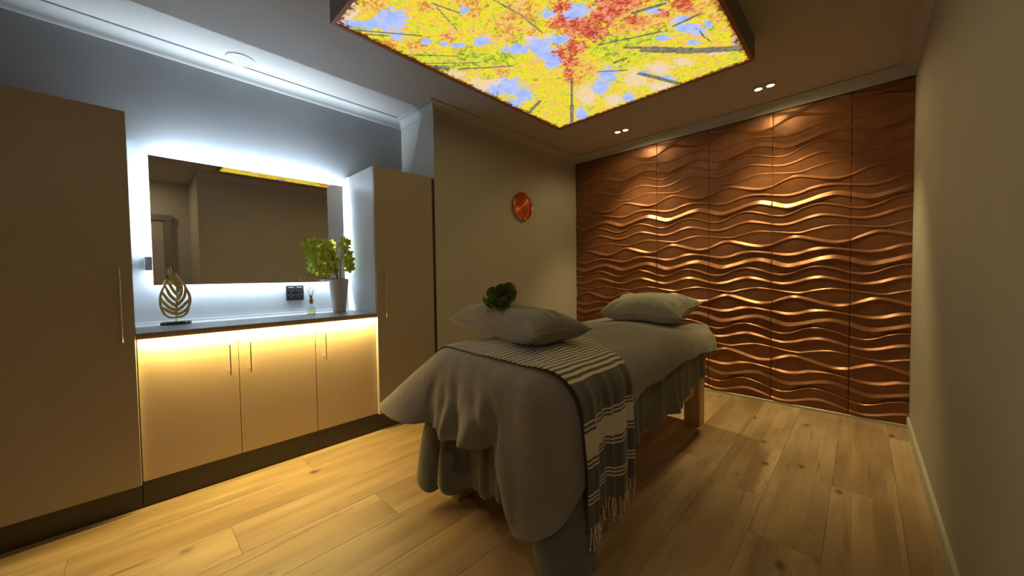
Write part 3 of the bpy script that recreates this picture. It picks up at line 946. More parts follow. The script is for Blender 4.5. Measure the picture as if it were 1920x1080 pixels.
def ribbon(mb, pts, wd, th=0.006, x0=-2.93, bow=0.0):
    """smooth flat strip with a raised middle, in the plane of the leaf"""
    q = [LP(*p) for p in pts]
    n = len(q)
    t = np.linspace(0, n - 1, (n - 1) * 5 + 1)
    Q = np.array(q)
    T_ = np.arange(n)
    m = np.gradient(Q, axis=0) if n > 2 else np.repeat((Q[1:] - Q[:1]), 2, 0)
    k = np.clip(t.astype(int), 0, n - 2); u = (t - k)[:, None]
    C = (2 * u**3 - 3 * u**2 + 1) * Q[k] + (u**3 - 2 * u**2 + u) * m[k] + (-2 * u**3 + 3 * u**2) * Q[k + 1] + (u**3 - u**2) * m[k + 1]
    D = np.gradient(C, axis=0); D /= np.linalg.norm(D, axis=1)[:, None] + 1e-9
    N = np.stack([-D[:, 1], D[:, 0]], -1)
    W = np.interp(t, np.linspace(0, n - 1, len(wd)), wd) * 0.72
    rows = []
    for i in range(len(t)):
        y, z = C[i]
        ny, nz_ = N[i] * W[i]
        xx = x0 + bow * ((y - 0.178) / 0.07) ** 2
        rows.append([(xx - th / 2, y - ny, z - nz_), (xx + th * 0.3, y - ny, z - nz_), (xx + th * 0.8, y, z), (xx + th * 0.3, y + ny, z + nz_), (xx - th / 2, y + ny, z + nz_)])
    mb.grid(np.array(rows), close_v=True)
    k0 = len(mb.v) - len(rows) * 5
    mb.f.append(tuple(k0 + i for i in range(5))[::-1])
    mb.f.append(tuple(len(mb.v) - 5 + i for i in range(5)))


s = MB()
ribbon(s, [(310, 800), (220, 795), (150, 740), (108, 640), (100, 540), (118, 440), (165, 345), (215, 260), (252, 180), (236, 85)], [.006, .0075, .008, .008, .007, .006, .004])
ribbon(s, [(252, 180), (272, 140), (264, 70)], [.006, .004, .003])
ribbon(s, [(310, 800), (400, 793), (470, 745), (505, 650), (528, 560), (515, 470), (478, 385), (440, 310), (385, 250), (328, 145)], [.006, .008, .009, .010, .010, .009, .007, .004])
s.build('outline', MAT['gold'], lf, smooth=True, angle=35)
s = MB()
ribbon(s, [(315, 905), (316, 800), (330, 620), (345, 470), (335, 330), (292, 200)], [.004, .005, .0075, .0065, .006, .004], th=0.009)
s.build('midrib', MAT['gold'], lf, smooth=True, angle=35)
for v in ([(343, 470), (290, 405), (232, 300), (205, 285)], [(337, 560), (255, 490), (205, 400), (178, 335)], [(327, 640), (225, 560), (160, 470), (130, 415)],
          [(320, 700), (210, 640), (135, 560), (108, 510)], [(315, 752), (225, 712), (160, 670), (118, 640)],
          [(346, 440), (362, 340), (330, 215), (300, 190)], [(343, 540), (395, 460), (412, 370), (395, 270)], [(337, 620), (415, 545), (455, 470), (462, 375)],
          [(330, 700), (415, 645), (480, 580), (520, 540)], [(325, 760), (400, 735), (470, 690), (500, 650)],
          [(340, 340), (262, 250), (250, 190)], [(344, 400), (385, 330), (360, 225)]):
    s = MB()
    ribbon(s, v, [.0125, .0115, .0095, .006], th=0.006)
    s.build('vein', MAT['gold'], lf, smooth=True, angle=35)

# ================================================================ reed diffuser
DX, DY = -2.905, 0.905
df = thing('reed_diffuser', 'small glass reed diffuser with pale yellow oil left of the white pot', 'diffuser', (DX, DY, BT))
MB().lathe((DX, DY, BT + 0.0005), [(0.026, 0.0), (0.0295, 0.003), (0.030, 0.058), (0.026, 0.068), (0.012, 0.076), (0.011, 0.090), (0.009, 0.090), (0.010, 0.076), (0.024, 0.066), (0.028, 0.056), (0.0275, 0.005), (0.005, 0.004)], 32).build('bottle', MAT['glass'], df, smooth=True, angle=40)
MB().lathe((DX, DY, BT + 0.0005), [(0.0270, 0.0055), (0.0272, 0.050)], 32).build('oil', MAT['oil'], df, smooth=True, angle=40)
MB().lathe((DX, DY, BT + 0.078), [(0.0125, 0.0), (0.0125, 0.030), (0.021, 0.031), (0.021, 0.034), (0.010, 0.034), (0.009, 0.060), (0.003, 0.060)], 28).build('collar', MAT['cork'], df, smooth=True, angle=40)
for k in range(8):
    a = -1.0 + 2.0 * k / 7
    j = rng.uniform(-.12, .12)
    MB().tube([(DX + j * 0.02, DY + a * 0.004, BT + 0.110), (DX + j * 0.25, DY + a * 0.058 + rng.uniform(-.006, .006), BT + 0.272 + rng.uniform(-.01, .01))], 0.0013, 6).build('reed', MAT['reed'], df, smooth=True)

# ================================================================ orchid
OX, OY = -2.925, 1.112
orc = thing('potted_orchid', 'yellow green orchid in a tall tapered off white pot', 'plant', (OX, OY, BT))
MB().lathe((OX, OY, BT + 0.0005), [(0.040, 0.0), (0.0455, 0.003), (0.047, 0.01), (0.070, 0.235), (0.0725, 0.250), (0.0715, 0.254), (0.068, 0.252), (0.066, 0.235), (0.020, 0.232)], 48).build('pot', MAT['pot'], orc, smooth=True, angle=40)
MB().lathe((OX, OY, BT + 0.234), [(0.066, 0.0), (0.060, 0.012), (0.035, 0.020), (0.008, 0.022)], 24).build('moss', MAT['moss'], orc, smooth=True)
HR = Vector((0.35, 0.937, 0)); VW = Vector((0.937, -0.35, 0))


def opos(px, py, dep=0.0):
    return Vector((OX, OY, BT)) + HR * ((px - 630) * 0.0037) + VW * dep + Vector((0, 0, (585 - py) * 0.00418))


def petal_mesh():
    """one flower: five pointed cupped petals, facing +X"""
    mb = MB()
    for k in range(5):
        a0 = 2 * PI * k / 5 + PI / 2
        rows = []
        for i in range(6):
            s_ = i / 5
            wd = 0.0100 * (math.sin(PI * min(1, s_ * 0.93 + 0.07)) ** 0.75)
            L_ = 0.0270 * s_
            xo = 0.004 + 0.008 * math.sin(s_ * 2.0) - 0.006 * s_ * s_
            row_ = []
            for j in (-1, -0.5, 0, 0.5, 1):
                y_, z_ = L_, wd * j
                xx = xo + 0.0028 * (abs(j) ** 1.5)
                row_.append((xx, y_ * math.cos(a0) - z_ * math.sin(a0), y_ * math.sin(a0) + z_ * math.cos(a0)))
            rows.append(row_)
        mb.grid(np.array(rows))
    return mb


pm = petal_mesh()
fl_me = bpy.data.meshes.new('flower'); fl_me.from_pydata(pm.v, [], pm.f); fl_me.materials.append(MAT['petal'])
for q in fl_me.polygons: q.use_smooth = True
lm = MB().tube([(0.004, 0, 0), (0.011, 0, -0.001), (0.017, 0, -0.005), (0.019, 0, -0.009)], [0.0018, 0.0034, 0.0030, 0.0012], 8)
lip_me = bpy.data.meshes.new('lip'); lip_me.from_pydata(lm.v, [], lm.f); lip_me.materials.append(MAT['lip'])
for q in lip_me.polygons: q.use_smooth = True
spikes = [
    ([(628, 530, 0), (626, 510, .02), (618, 486, .02), (602, 464, .01), (584, 456, 0)],
     [(581, 459), (590, 455), (600, 459), (606, 466), (583, 470), (593, 471), (603, 476), (586, 482), (597, 485), (607, 487), (588, 494), (599, 497), (609, 499), (594, 505), (604, 509)]),
    ([(630, 530, 0), (626, 508, .03), (622, 488, .03), (612, 466, .03)],
     [(610, 458), (616, 464), (609, 470), (619, 474), (612, 481), (622, 485), (614, 492), (624, 497), (627, 490), (616, 505), (622, 508), (611, 512)]),
    ([(633, 530, 0), (634, 508, -.01), (636, 486, 0), (640, 466, 0), (643, 452, 0)],
     [(641, 452), (647, 456), (638, 462), (645, 466), (641, 474), (650, 476), (645, 484), (653, 489), (647, 496), (655, 500), (651, 507)]),
]
for path, fl in spikes:
    pts = [opos(*p) for p in path]
    MB().tube(pts, [0.0032, 0.0028, 0.0024, 0.002, 0.0015][:len(pts)], 8).build('stem', MAT['stem'], orc, smooth=True)
    for (px, py) in fl:
        f = bpy.data.objects.new('flower', fl_me)
        f.parent = orc
        f.location = opos(px, py, rng.uniform(-.012, .028)) - orc.location
        f.rotation_euler = (rng.uniform(-.6, .6), rng.uniform(-.5, .4), -0.36 + rng.uniform(-.7, .7))
        s_ = rng.uniform(1.15, 1.55)
        f.scale = (s_, s_, s_)
        COL.objects.link(f)
        g = bpy.data.objects.new('lip', lip_me)
        g.parent = f
        COL.objects.link(g)


def strap_leaf(p0, dirv, length, wd, droop):
    rows = []
    d_ = Vector(dirv).normalized()
    sd = d_.cross(Vector((0, 0, 1))).normalized()
    for i in range(9):
        s_ = i / 8
        c_ = Vector(p0) + d_ * length * s_ + Vector((0, 0, length * (0.35 * s_ - droop * s_ * s_)))
        w_ = wd * math.sin(PI * (0.12 + 0.88 * s_)) ** 0.7
        rows.append([c_ - sd * w_ + Vector((0, 0, w_ * .35)), c_ - sd * w_ * .5 + Vector((0, 0, .0008)), c_, c_ + sd * w_ * .5 + Vector((0, 0, .0008)), c_ + sd * w_ + Vector((0, 0, w_ * .35))])
    return MB().grid(np.array([[tuple(p) for p in r] for r in rows]))


for (dx, dy, L_, dr_) in ((0.3, -1.0, 0.135, 0.52), (0.6, 0.9, 0.080, 0.55), (-0.2, 1.0, 0.075, 0.4), (1.0, -0.2, 0.085, 0.65), (-0.9, -0.3, 0.07, 0.4), (0.9, 0.4, 0.07, 0.6)):
    strap_leaf((OX, OY, BT + 0.250), (dx, dy, 0), L_, 0.011, dr_).build('leaf', MAT['leaf'], orc, smooth=True)

# ================================================================ wall clock
CY, CZ, CR = 2.843, 1.868, 0.146
ck = thing('wall_clock', 'round rose gold wall clock on the olive wall', 'clock', (XN, CY, CZ - CR))
MB().lathe((XN + 0.001, CY, CZ), [(CR - 0.012, 0.0), (CR - 0.002, 0.004), (CR, 0.016), (CR - 0.003, 0.030), (CR - 0.009, 0.034), (CR - 0.014, 0.030), (CR - 0.018, 0.016)], 72, 'x', cap=False).build('rim', MAT['rose_gold'], ck, smooth=True, angle=50)


def mat_clockface():
    t = NT('clock_face_brushed')
    t.set(Base_Color=(0.72, 0.26, 0.12), Metallic=1.0, Roughness=0.26)
    t.b.inputs['Anisotropic'].default_value = 0.85
    tg = t.n('ShaderNodeTangent', direction_type='RADIAL', axis='X')
    t.l(tg.outputs[0], t.b.inputs['Tangent'])
    return t.m


MB().lathe((XN + 0.001, CY, CZ), [(CR - 0.017, 0.0155), (CR * 0.6, 0.013), (0.012, 0.010)], 72, 'x', cap=True).build('face', mat_clockface(), ck, smooth=True, angle=50)
for k in range(12):
    a = 2 * PI * k / 12
    r0, r1 = CR * (0.70 if k % 3 == 0 else 0.76), CR * 0.84
    dy, dz = math.sin(a), math.cos(a)
    MB().tube([(XN + 0.0165, CY + dy * r0, CZ + dz * r0), (XN + 0.0175, CY + dy * r1, CZ + dz * r1)], 0.0026, 6).build('hour_marker', MAT['clock_mark'], ck, smooth=True)
for nm, a, L_, r_ in (('minute_hand', 2.62, 0.105, 0.0022), ('hour_hand', -0.95, 0.075, 0.0030), ('second_hand', -0.22, 0.115, 0.0011)):
    dy, dz = math.sin(a), math.cos(a)
    MB().tube([(XN + 0.021, CY - dy * 0.02, CZ - dz * 0.02), (XN + 0.021, CY + dy * L_, CZ + dz * L_)], [r_, r_ * 0.5], 6).build(nm, MAT['rose_gold'], ck, smooth=True)
MB().lathe((XN + 0.012, CY, CZ), [(0.008, 0.0), (0.008, 0.012), (0.004, 0.014)], 20, 'x').build('hub', MAT['rose_gold'], ck, smooth=True, angle=40)

# ================================================================ massage table
LX0, LX1, LY0, LY1 = -1.585, -0.858, 1.120, 2.998
LW = 0.112
mt = thing('massage_table', 'timber framed massage table standing in the middle of the room under grey bedding', 'massage table', ((LX0 + LX1) / 2, (LY0 + LY1) / 2, 0))
for (a, b) in ((LX0, LY0), (LX1 - LW, LY0), (LX0, LY1 - LW), (LX1 - LW, LY1 - LW)):
    MB().box(a, b, 0, a + LW, b + LW, 0.64, 0.004).build('leg', MAT['timber_v'], mt)
for xx in (LX0 + 0.035, LX1 - 0.035 - 0.036):
    MB().box(xx, LY0 + LW, 0.235, xx + 0.036, LY1 - LW, 0.335, 0.003).build('stretcher', MAT['timber_y'], mt)
    MB().box(xx, LY0 + LW, 0.535, xx + 0.036, LY1 - LW, 0.638, 0.003).build('side_rail', MAT['timber_y'], mt)
for yy in (LY0 + 0.03, LY1 - 0.066):
    MB().box(LX0 + LW, yy, 0.535, LX1 - LW, yy + 0.036, 0.638, 0.003).build('end_rail', MAT['timber_y'], mt)
MB().box(LX0 - 0.02, LY0 + 0.005, 0.641, LX1 + 0.006, LY1 + 0.03, 0.662, 0.003).build('deck', MAT['timber_y'], mt)
MB().box(LX0 - 0.02, LY0 + 0.012, 0.6625, LX1 + 0.006, LY1 + 0.035, 0.742, 0.02).build('padding', MAT['vinyl'], mt)


# -------- draped cloths: a top surface and a hanging skirt whose hem follows a table of key points
def smoothinterp(x, xs, ys):
    ys = np.asarray(ys, float); xs = np.asarray(xs, float)
    m = np.gradient(ys, xs)
    d = np.diff(ys) / np.diff(xs)
    for i in range(1, len(xs) - 1):
        if d[i - 1] * d[i] <= 0: m[i] = 0
        else: m[i] = math.copysign(min(abs(m[i]), 2.5 * min(abs(d[i - 1]), abs(d[i]))), m[i])
    k = np.clip(np.searchsorted(xs, x, side='right') - 1, 0, len(xs) - 2)
    h = xs[k + 1] - xs[k]; s_ = np.clip((x - xs[k]) / h, 0, 1)
    return ((2 * s_**3 - 3 * s_**2 + 1) * ys[k] + (s_**3 - 2 * s_**2 + s_) * h * m[k] + (-2 * s_**3 + 3 * s_**2) * ys[k + 1] + (s_**3 - s_**2) * h * m[k + 1])


def wob(x, seed, ks, amps):
    r_ = np.random.RandomState(seed)
    out = 0
    for k, a in zip(ks, amps):
        out = out + a * np.sin(k * x + r_.uniform(0, 6.28))
    return out


def drape(x0, y0, x1, y1, rc, z0, keys, re=0.03, seed=3, topfun=None, n_per=520, n_top=22, n_drop=34, close=True, thick=0.0, slant=0.15):
    """perimeter coordinate s (0..4 = the four sides, starting at the far left corner, anticlockwise seen from above:
    0-1 left side towards the viewer end, 1-2 near end, 2-3 right side, 3-4 far end).
    keys: list of (s, drop, flare angle deg, ripple amplitude)"""
    S_ = np.linspace(0, 4, n_per, endpoint=False)
    # perimeter points: give corners their own share of samples
    Wd, Ln = x1 - x0, y1 - y0
    pts, nrm, par = [], [], []
    cs = 0.10   # fraction of s used by each half corner

    def side(sv):
        k = int(sv) % 4
        f = sv - int(sv)
        # straight part between cs..1-cs, corners otherwise
        C = {0: ((x0, y1), (x0, y0), (-1, 0)), 1: ((x0, y0), (x1, y0), (0, -1)), 2: ((x1, y0), (x1, y1), (1, 0)), 3: ((x1, y1), (x0, y1), (0, 1))}[k]
        a, b, nn = Vector(C[0]), Vector(C[1]), Vector(C[2])
        t_ = (b - a).normalized()
        L_ = (b - a).length
        if f < cs:
            ang = (f / cs) * PI / 4 + PI / 4
            ce = a + t_ * rc - nn * rc
            pd = -t_ * math.cos(ang) + nn * math.sin(ang)
            return ce + pd * rc, pd
        if f > 1 - cs:
            ang = (1 - (1 - f) / cs) * PI / 4
            ce = b - t_ * rc - nn * rc
            pd = t_ * math.sin(ang) + nn * math.cos(ang)
            return ce + pd * rc, pd
        g = (f - cs) / (1 - 2 * cs)
        return a + t_ * (rc + g * (L_ - 2 * rc)), nn
    for sv in S_:
        p, nn = side(sv)
        pts.append((p.x, p.y)); nrm.append((nn.x, nn.y))
    pts = np.array(pts); nrm = np.array(nrm)
    d_ = np.roll(pts, -1, 0) - pts
    arc = np.concatenate([[0], np.cumsum(np.hypot(d_[:, 0], d_[:, 1]))])[:-1]
    K = np.array(keys, float)
    drop = smoothinterp(S_, K[:, 0], K[:, 1])
    fl = np.radians(smoothinterp(S_, K[:, 0], K[:, 2]))
    ra = smoothinterp(S_, K[:, 0], K[:, 3])
    drop = drop * (1 + 0.035 * wob(S_ * 10, seed, [1.3, 2.9, 4.7], [1, .7, .4]))
    rows = []
    cx_ = np.clip(pts[:, 0], x0 + Wd / 2, x1 - Wd / 2)
    cy2 = np.clip(pts[:, 1], y0 + Wd / 2, y1 - Wd / 2)
    for i in range(n_top):
        u = i / (n_top - 1)
        u = 1 - (1 - u) ** 1.5
        X_ = cx_ + (pts[:, 0] - cx_) * u; Y_ = cy2 + (pts[:, 1] - cy2) * u
        Z_ = np.full_like(X_, z0)
        if topfun is not None: Z_ = Z_ + topfun(X_, Y_, u)
        rows.append(np.stack([X_, Y_, Z_], -1))
    zedge = rows[-1][:, 2]
    # in corners the cone makes deeper folds that follow the direction angle
    for i in range(1, n_drop + 1):
        q = (i / n_drop) ** 1.15
        L_ = drop * q
        qa = re * (PI / 2 - fl)
        ang = np.minimum(L_ / re, PI / 2 - fl)
        rest = np.maximum(L_ - qa, 0)
        out = re * np.sin(ang) + rest * np.sin(fl)
        dn = re * (1 - np.cos(ang)) + rest * np.cos(fl)
        g = np.clip((rest + 0.03) / 0.30, 0, 1.6)
        ph = arc + slant * L_
        ripple = wob(ph, seed + 1, [9.5, 17, 26, 39], [0.45, 0.9, 0.55, 0.35]) + wob(arc - 0.6 * slant * L_, seed + 7, [21, 33, 57, 83], [0.45, 0.5, 0.38, 0.22])
        ripple2 = wob(ph, seed + 2, [14, 23, 47], [0.6, 0.8, 0.3])
        rp = ra * (g * ripple + 0.35 * g * g * ripple2)
        rp = np.maximum(rp, -0.5 * out) * np.clip(L_ / (re * 1.2), 0, 1)
        out = out + rp
        tang = np.stack([-nrm[:, 1], nrm[:, 0]], -1)
        sh = ra * g * 0.5 * ripple2
        rows.append(np.stack([pts[:, 0] + nrm[:, 0] * out + tang[:, 0] * sh, pts[:, 1] + nrm[:, 1] * out + tang[:, 1] * sh, zedge - dn], -1))
    P_ = np.array(rows)
    return MB().grid(P_, close_v=True), P_


def topwave(seed, amp, puff=0.0):
    def f(X_, Y_, u):
        r_ = np.random.RandomState(seed)
        z = 0
        for k in range(10):
            kx, ky = r_.uniform(-18, 18, 2)
            z = z + np.sin(kx * X_ + ky * Y_ + r_.uniform(0, 6.28)) / (1 + 0.15 * math.hypot(kx, ky))
        return amp * z * (1 - u ** 6 * 0.7) + puff * (1 - u ** 3)
    return f


def cloth_obj(name, mb, mat, thick, label, cat, group=None):
    o = mb.build(name, mat, None, smooth=True)
    md = o.modifiers.new('thickness', 'SOLIDIFY')
    md.thickness = thick
    md.offset = 1.0
    tag(o, label, cat, group)
    return o


# lower sheet
keys_s = [(-0.3, .50, 3, .012), (0.3, .50, 3, .012), (0.85, .56, 5, .016), (1.0, .62, 11, .018), (1.12, .66, 5, .020), (1.3, .66, 2.5, .018), (1.5, .60, 2, .016), (1.7, .585, 2, .018), (1.84, .64, 5, .024),
          (2.0, .71, 9, .020), (2.10, .70, 8, .012), (2.16, .60, 3, .012), (2.24, .47, 1, .011), (2.40, .45, 1, .011), (2.62, .44, 1, .010), (2.74, .41, 1, .010), (2.82, .35, 1, .010), (2.88, .22, 1, .008), (2.95, .12, 2, .006), (3.1, .12, 3, .006), (3.9, .14, 3, .006), (4.3, .50, 3, .012)]
mbs, Ps = drape(-1.612, 1.118, -0.850, 3.050, 0.05, 0.7445, keys_s, re=0.022, seed=21, topfun=topwave(4, 0.0006))
cloth_obj('fitted_sheet', mbs, MAT['sheet'], 0.0025, 'dark grey sheet hanging from the massage table nearly to the floor', 'sheet')

# upper cover: near-right corner hangs low, near-left corner stands out as a wing
keys_c = [(-0.3, .30, 8, .008), (0.3, .31, 10, .012), (0.75, .40, 18, .016), (0.92, .47, 36, .010), (1.0, .50, 50, .006), (1.06, .46, 40, .010), (1.16, .425, 22, .026), (1.3, .43, 15, .034), (1.5, .42, 12, .034), (1.66, .43, 10, .030),
          (1.75, .47, 8, .022), (1.82, .56, 6, .012), (1.88, .69, 5, .010), (1.93, .70, 6, .008), (1.99, .62, 8, .008), (2.06, .50, 7, .007), (2.12, .43, 4, .006), (2.2, .36, 2, .006), (2.34, .262, 1, .004), (2.6, .232, 1, .005), (2.86, .240, 3, .007), (3.0, .245, 6, .010), (3.1, .20, 6, .006), (3.5, .18, 5, .004), (3.7, .30, 8, .008)]
CX0, CX1, CY0, CY1, CZ0, CRE, PUFF = -1.590, -0.890, 1.160, 2.925, 0.7680, 0.135, 0.020
CHW = (CX1 - CX0) / 2
CXM = (CX0 + CX1) / 2


def dome(X_, Y_):
    a = np.abs(X_ - CXM) / CHW
    b = np.clip(np.maximum(CY0 + CHW - Y_, Y_ - CY1 + CHW) / CHW, 0, None)
    u = np.clip((a ** 4 + b ** 4) ** 0.25, 0, 1)
    w_ = 0
    r_ = np.random.RandomState(9)
    for k in range(10):
        kx, ky = r_.uniform(-14, 14, 2)
        w_ = w_ + np.sin(kx * X_ + ky * Y_ + r_.uniform(0, 6.28)) / (1 + 0.15 * math.hypot(kx, ky))
    return PUFF * (1 - u * u) ** 2 + 0.0020 * w_ * (1 - u ** 4)


mbc, Pc = drape(CX0, CY0, CX1, CY1, 0.06, CZ0, keys_c, re=CRE, seed=5, topfun=lambda X_, Y_, u: dome(X_, Y_), slant=0.45)
cover = cloth_obj('bed_cover', mbc, MAT['cover'], 0.004, 'grey cotton cover laid over the table with a long drooping near corner', 'bed cover')
md = cover.modifiers.new('smooth', 'SUBSURF'); md.levels = 1; md.render_levels = 1


# ================================================================ striped throw
# s runs along the cloth from the left border over the top and down the right side
TX0, TX1 = CX0, CX1
TOPL = TX1 - TX0
RE = CRE + 0.012
ZC = CZ0 + 0.011
STRIPE_END = TOPL + 0.115
HANG0 = TOPL + RE * PI / 2       # where the hanging part becomes vertical
zv = ZC - RE


def LZ(z): return HANG0 + (zv - z)
BANDS = [(LZ(.610), LZ(.603)), (LZ(.594), LZ(.587)), (LZ(.578), LZ(.492)), (LZ(.482), LZ(.475)), (LZ(.466), LZ(.459)),
         (LZ(.360), LZ(.353)), (LZ(.344), LZ(.337)), (LZ(.328), LZ(.321))]
MAT['throw'] = mat_throw()
LTOT = LZ(0.232)
NS, NWD = 190, 70
sv = np.linspace(-0.12, LTOT, NS)
wv_ = np.linspace(0, 1, NWD)
SV, WV = np.meshgrid(sv, wv_, indexing='ij')


def throw_pt(SV, WV):
    # borders of the cloth in Y
    near = smoothinterp(SV, [-.15, .2, .5, TOPL, HANG0 + .1, LTOT + .1], [1.165, 1.128, 1.112, 1.105, 1.110, 1.110])
    far = smoothinterp(SV, [-.15, .2, .5, TOPL * .9, TOPL, HANG0 + .1, LTOT + .1], [1.70, 1.74, 1.76, 1.66, 1.60, 1.530, 1.535])
    Y_ = near + (far - near) * WV
    a = np.clip((SV - TOPL) / RE, 0, PI / 2)
    X_ = np.where(SV < TOPL, TX0 + SV, TX1 + RE * np.sin(a))
    Z_ = np.where(SV < TOPL, ZC, ZC - RE * (1 - np.cos(a)))
    dn = np.clip(SV - HANG0, 0, None)
    Z_ = Z_ - dn
    g = np.clip((SV - TOPL * 0.93) / 0.35, 0, 1.3)
    fold = 0.020 * np.sin(WV * 11.0 + 0.9) + 0.012 * np.sin(WV * 23 + 2.0 + SV * 1.5) + 0.006 * np.sin(WV * 41)
    # the near third is folded over and hangs a little lower and prouder
    st = 1 / (1 + np.exp((WV - 0.36) * 60))
    X_ = X_ + g * (fold * 0.40 + 0.014 + 0.009 * st + 0.004 * np.clip(dn / .3, 0, 1))
    lo = -0.020 * st * np.clip(dn / .1, 0, 1) - 0.012 * np.sin(WV * 11 + 0.9) * np.clip(dn / .2, 0, 1)
    lo = lo + 0.020 * (1 - WV) * np.clip(dn / .3, 0, 1)
    Z_ = Z_ + lo
    Y_ = Y_ + g * 0.006 * np.sin(WV * 17 + 1.0)
    # follows the wrinkles of the top and slips over the left edge
    t_ = np.clip(1 - SV / (TOPL * 0.98), 0, 1)
    w1 = 0.0016 * np.sin(SV * 19 + WV * 7) + 0.0012 * np.sin(SV * 41 - WV * 13) + 0.001 * np.sin(WV * 29 + SV * 9)
    Z_ = Z_ + np.where(SV < TOPL, w1, w1 * 0.3)
    Z_ = Z_ + np.where(SV < TOPL, dome(np.minimum(X_, CX1), Y_), dome(np.full_like(X_, CX1), Y_) * np.clip(1 - (SV - TOPL) / .1, 0, 1))
    # left end follows the rounded left shoulder
    al = np.clip((0.0 - SV) / RE, 0, PI / 2)
    X_ = np.where(SV < 0, TX0 - RE * np.sin(al), X_)
    Z_ = np.where(SV < 0, Z_ - RE * (1 - np.cos(al)), Z_)
    return np.stack([X_, Y_, Z_], -1)


PT = throw_pt(SV, WV)
mbt = MB().grid(PT, flip=False)
th = mbt.build('striped_throw', MAT['throw'], None, smooth=True)
tag(th, 'striped dark and cream fringed throw laid across the near end of the table', 'throw')
uvl = th.data.uv_layers.new(name='UVMap')
vi = np.zeros(len(th.data.loops), dtype=np.int32)
th.data.loops.foreach_get('vertex_index', vi)
UVA = np.stack([SV, WV * 0.6], -1).reshape(-1, 2)
uvl.data.foreach_set('uv', UVA[vi].reshape(-1).astype(np.float32))
md = th.modifiers.new('thickness', 'SOLIDIFY'); md.thickness = 0.003; md.offset = 0.0
for k in range(20):
    wq = (k + 0.5) / 20
    p = throw_pt(np.array([LTOT]), np.array([wq]))[0]
    s = MB()
    n_ = 7
    for q in (-1, 1):
        pts = []
        for i in range(n_):
            u = i / (n_ - 1)
            pts.append((p[0] + 0.003 * math.sin(u * 5 + k) , p[1] + q * 0.0028 * math.cos(u * 9 + k) + 0.006 * u * math.sin(k * 1.7), p[2] + 0.004 - u * (0.082 + 0.014 * math.sin(k * 2.3))))
        s.tube(pts, 0.0017, 6)
    e_ = pts[-1]
    s.lathe((e_[0], e_[1], e_[2] - 0.004), [(0.001, -0.003), (0.0038, 0.0), (0.0038, 0.005), (0.001, 0.009)], 8)
    s.build('tassel', MAT['tassel'], th, smooth=True)


# ================================================================ pillows
def pillow(name, c, W_, D_, T_, rot, mat, label, tilt=(0, 0), seed=1, sag=0.0, ears=0.10):
    n = 56
    u = np.linspace(-1, 1, n)
    u = np.sign(u) * np.abs(u) ** 0.85
    U, V = np.meshgrid(u, u, indexing='ij')
    r_ = np.random.RandomState(seed)
    prof = np.clip((1 - np.abs(U) ** 5) * (1 - np.abs(V) ** 3.0), 0, 1) ** 0.47
    wr = 0
    for k in range(9):
        kx, ky = r_.uniform(-9, 9, 2)
        wr = wr + np.sin(kx * U + ky * V + r_.uniform(0, 6.28)) / (2 + 0.5 * math.hypot(kx, ky))
    # radial tucks running in from the seam
    ang = np.arctan2(V, U)
    tuck = np.sin(ang * 19 + seed) * 0.5 + np.sin(ang * 31 + 2 * seed) * 0.35
    rim = np.clip(np.maximum(np.abs(U), np.abs(V)), 0, 1)
    tuck = tuck * np.exp(-((rim - 0.80) / 0.14) ** 2)
    pinch = 1 - 0.085 * (1 - np.abs(V) ** 2) * 1.0 * (np.abs(U) ** 4)
    pinch2 = 1 - 0.10 * (1 - np.abs(U) ** 2) * (np.abs(V) ** 4)
    ear = 1 + ears * (np.abs(U) * np.abs(V)) ** 6
    X_ = U * W_ / 2 * pinch * ear
    Y_ = V * D_ / 2 * pinch2 * ear
    mbp = MB()
    ca, sa = math.cos(rot), math.sin(rot)

    def xf(X_, Y_, Z_):
        Z2 = Z_ + X_ * math.tan(tilt[0]) + Y_ * math.tan(tilt[1])
        return np.stack([c[0] + X_ * ca - Y_ * sa, c[1] + X_ * sa + Y_ * ca, c[2] + Z2], -1)
    zt = T_ * 0.58 * prof * (1 + 0.07 * wr) + 0.010 * tuck * prof ** 0.3 + sag * np.sin(U * 3.0 + 0.5) * 0.02
    zb = -T_ * 0.42 * prof ** 0.75 + 0.006 * tuck * prof ** 0.3
    seam = 0.006 * np.sin(U * 5 + seed) + 0.004 * np.sin(V * 7)
    top = xf(X_, Y_, zt + seam)
    bot = xf(X_, Y_, np.maximum(zb, -T_ * 0.42) + seam)
    mbp.grid(top)
    mbp.grid(bot, flip=True)
    o = mbp.build(name, mat, None, smooth=True)
    tag(o, label, 'pillow')
    # join the two shells at the rim
    import bmesh
    bm = bmesh.new(); bm.from_mesh(o.data)
    bmesh.ops.remove_doubles(bm, verts=bm.verts, dist=0.0006)
    bm.to_mesh(o.data); bm.free()
    # piped seam
    rim_pts = [top[i, 0] for i in range(n)] + [top[-1, j] for j in range(1, n)] + [top[i, -1] for i in range(n - 2, -1, -1)] + [top[0, j] for j in range(n - 2, 0, -1)]
    rim_pts.append(rim_pts[0])
    MB().tube([tuple(p) for p in rim_pts], 0.0032, 6, cap=False).build('piping', mat, o, smooth=True)
    return o, (zt, U, V)


pillow('pillow', (-1.435, 1.495, 0.876), 0.80, 0.35, 0.178, math.radians(-9), MAT['pillow'],
       'plump grey pillow lying across the striped throw', seed=3, tilt=(-0.035, 0.0), ears=0.06)
pillow('pillow', (-1.185, 2.76, 0.880), 0.60, 0.42, 0.185, math.radians(0), MAT['pillow_far'],
       'grey pillow at the far end of the table by the copper wall', seed=8, tilt=(0, 0.16), ears=0.05)

# ================================================================ succulent
SC = Vector((-1.455, 1.45, 0.984))
su = thing('succulent', 'green artificial succulent rosette with reddish heart resting on the near pillow', 'plant', tuple(SC))


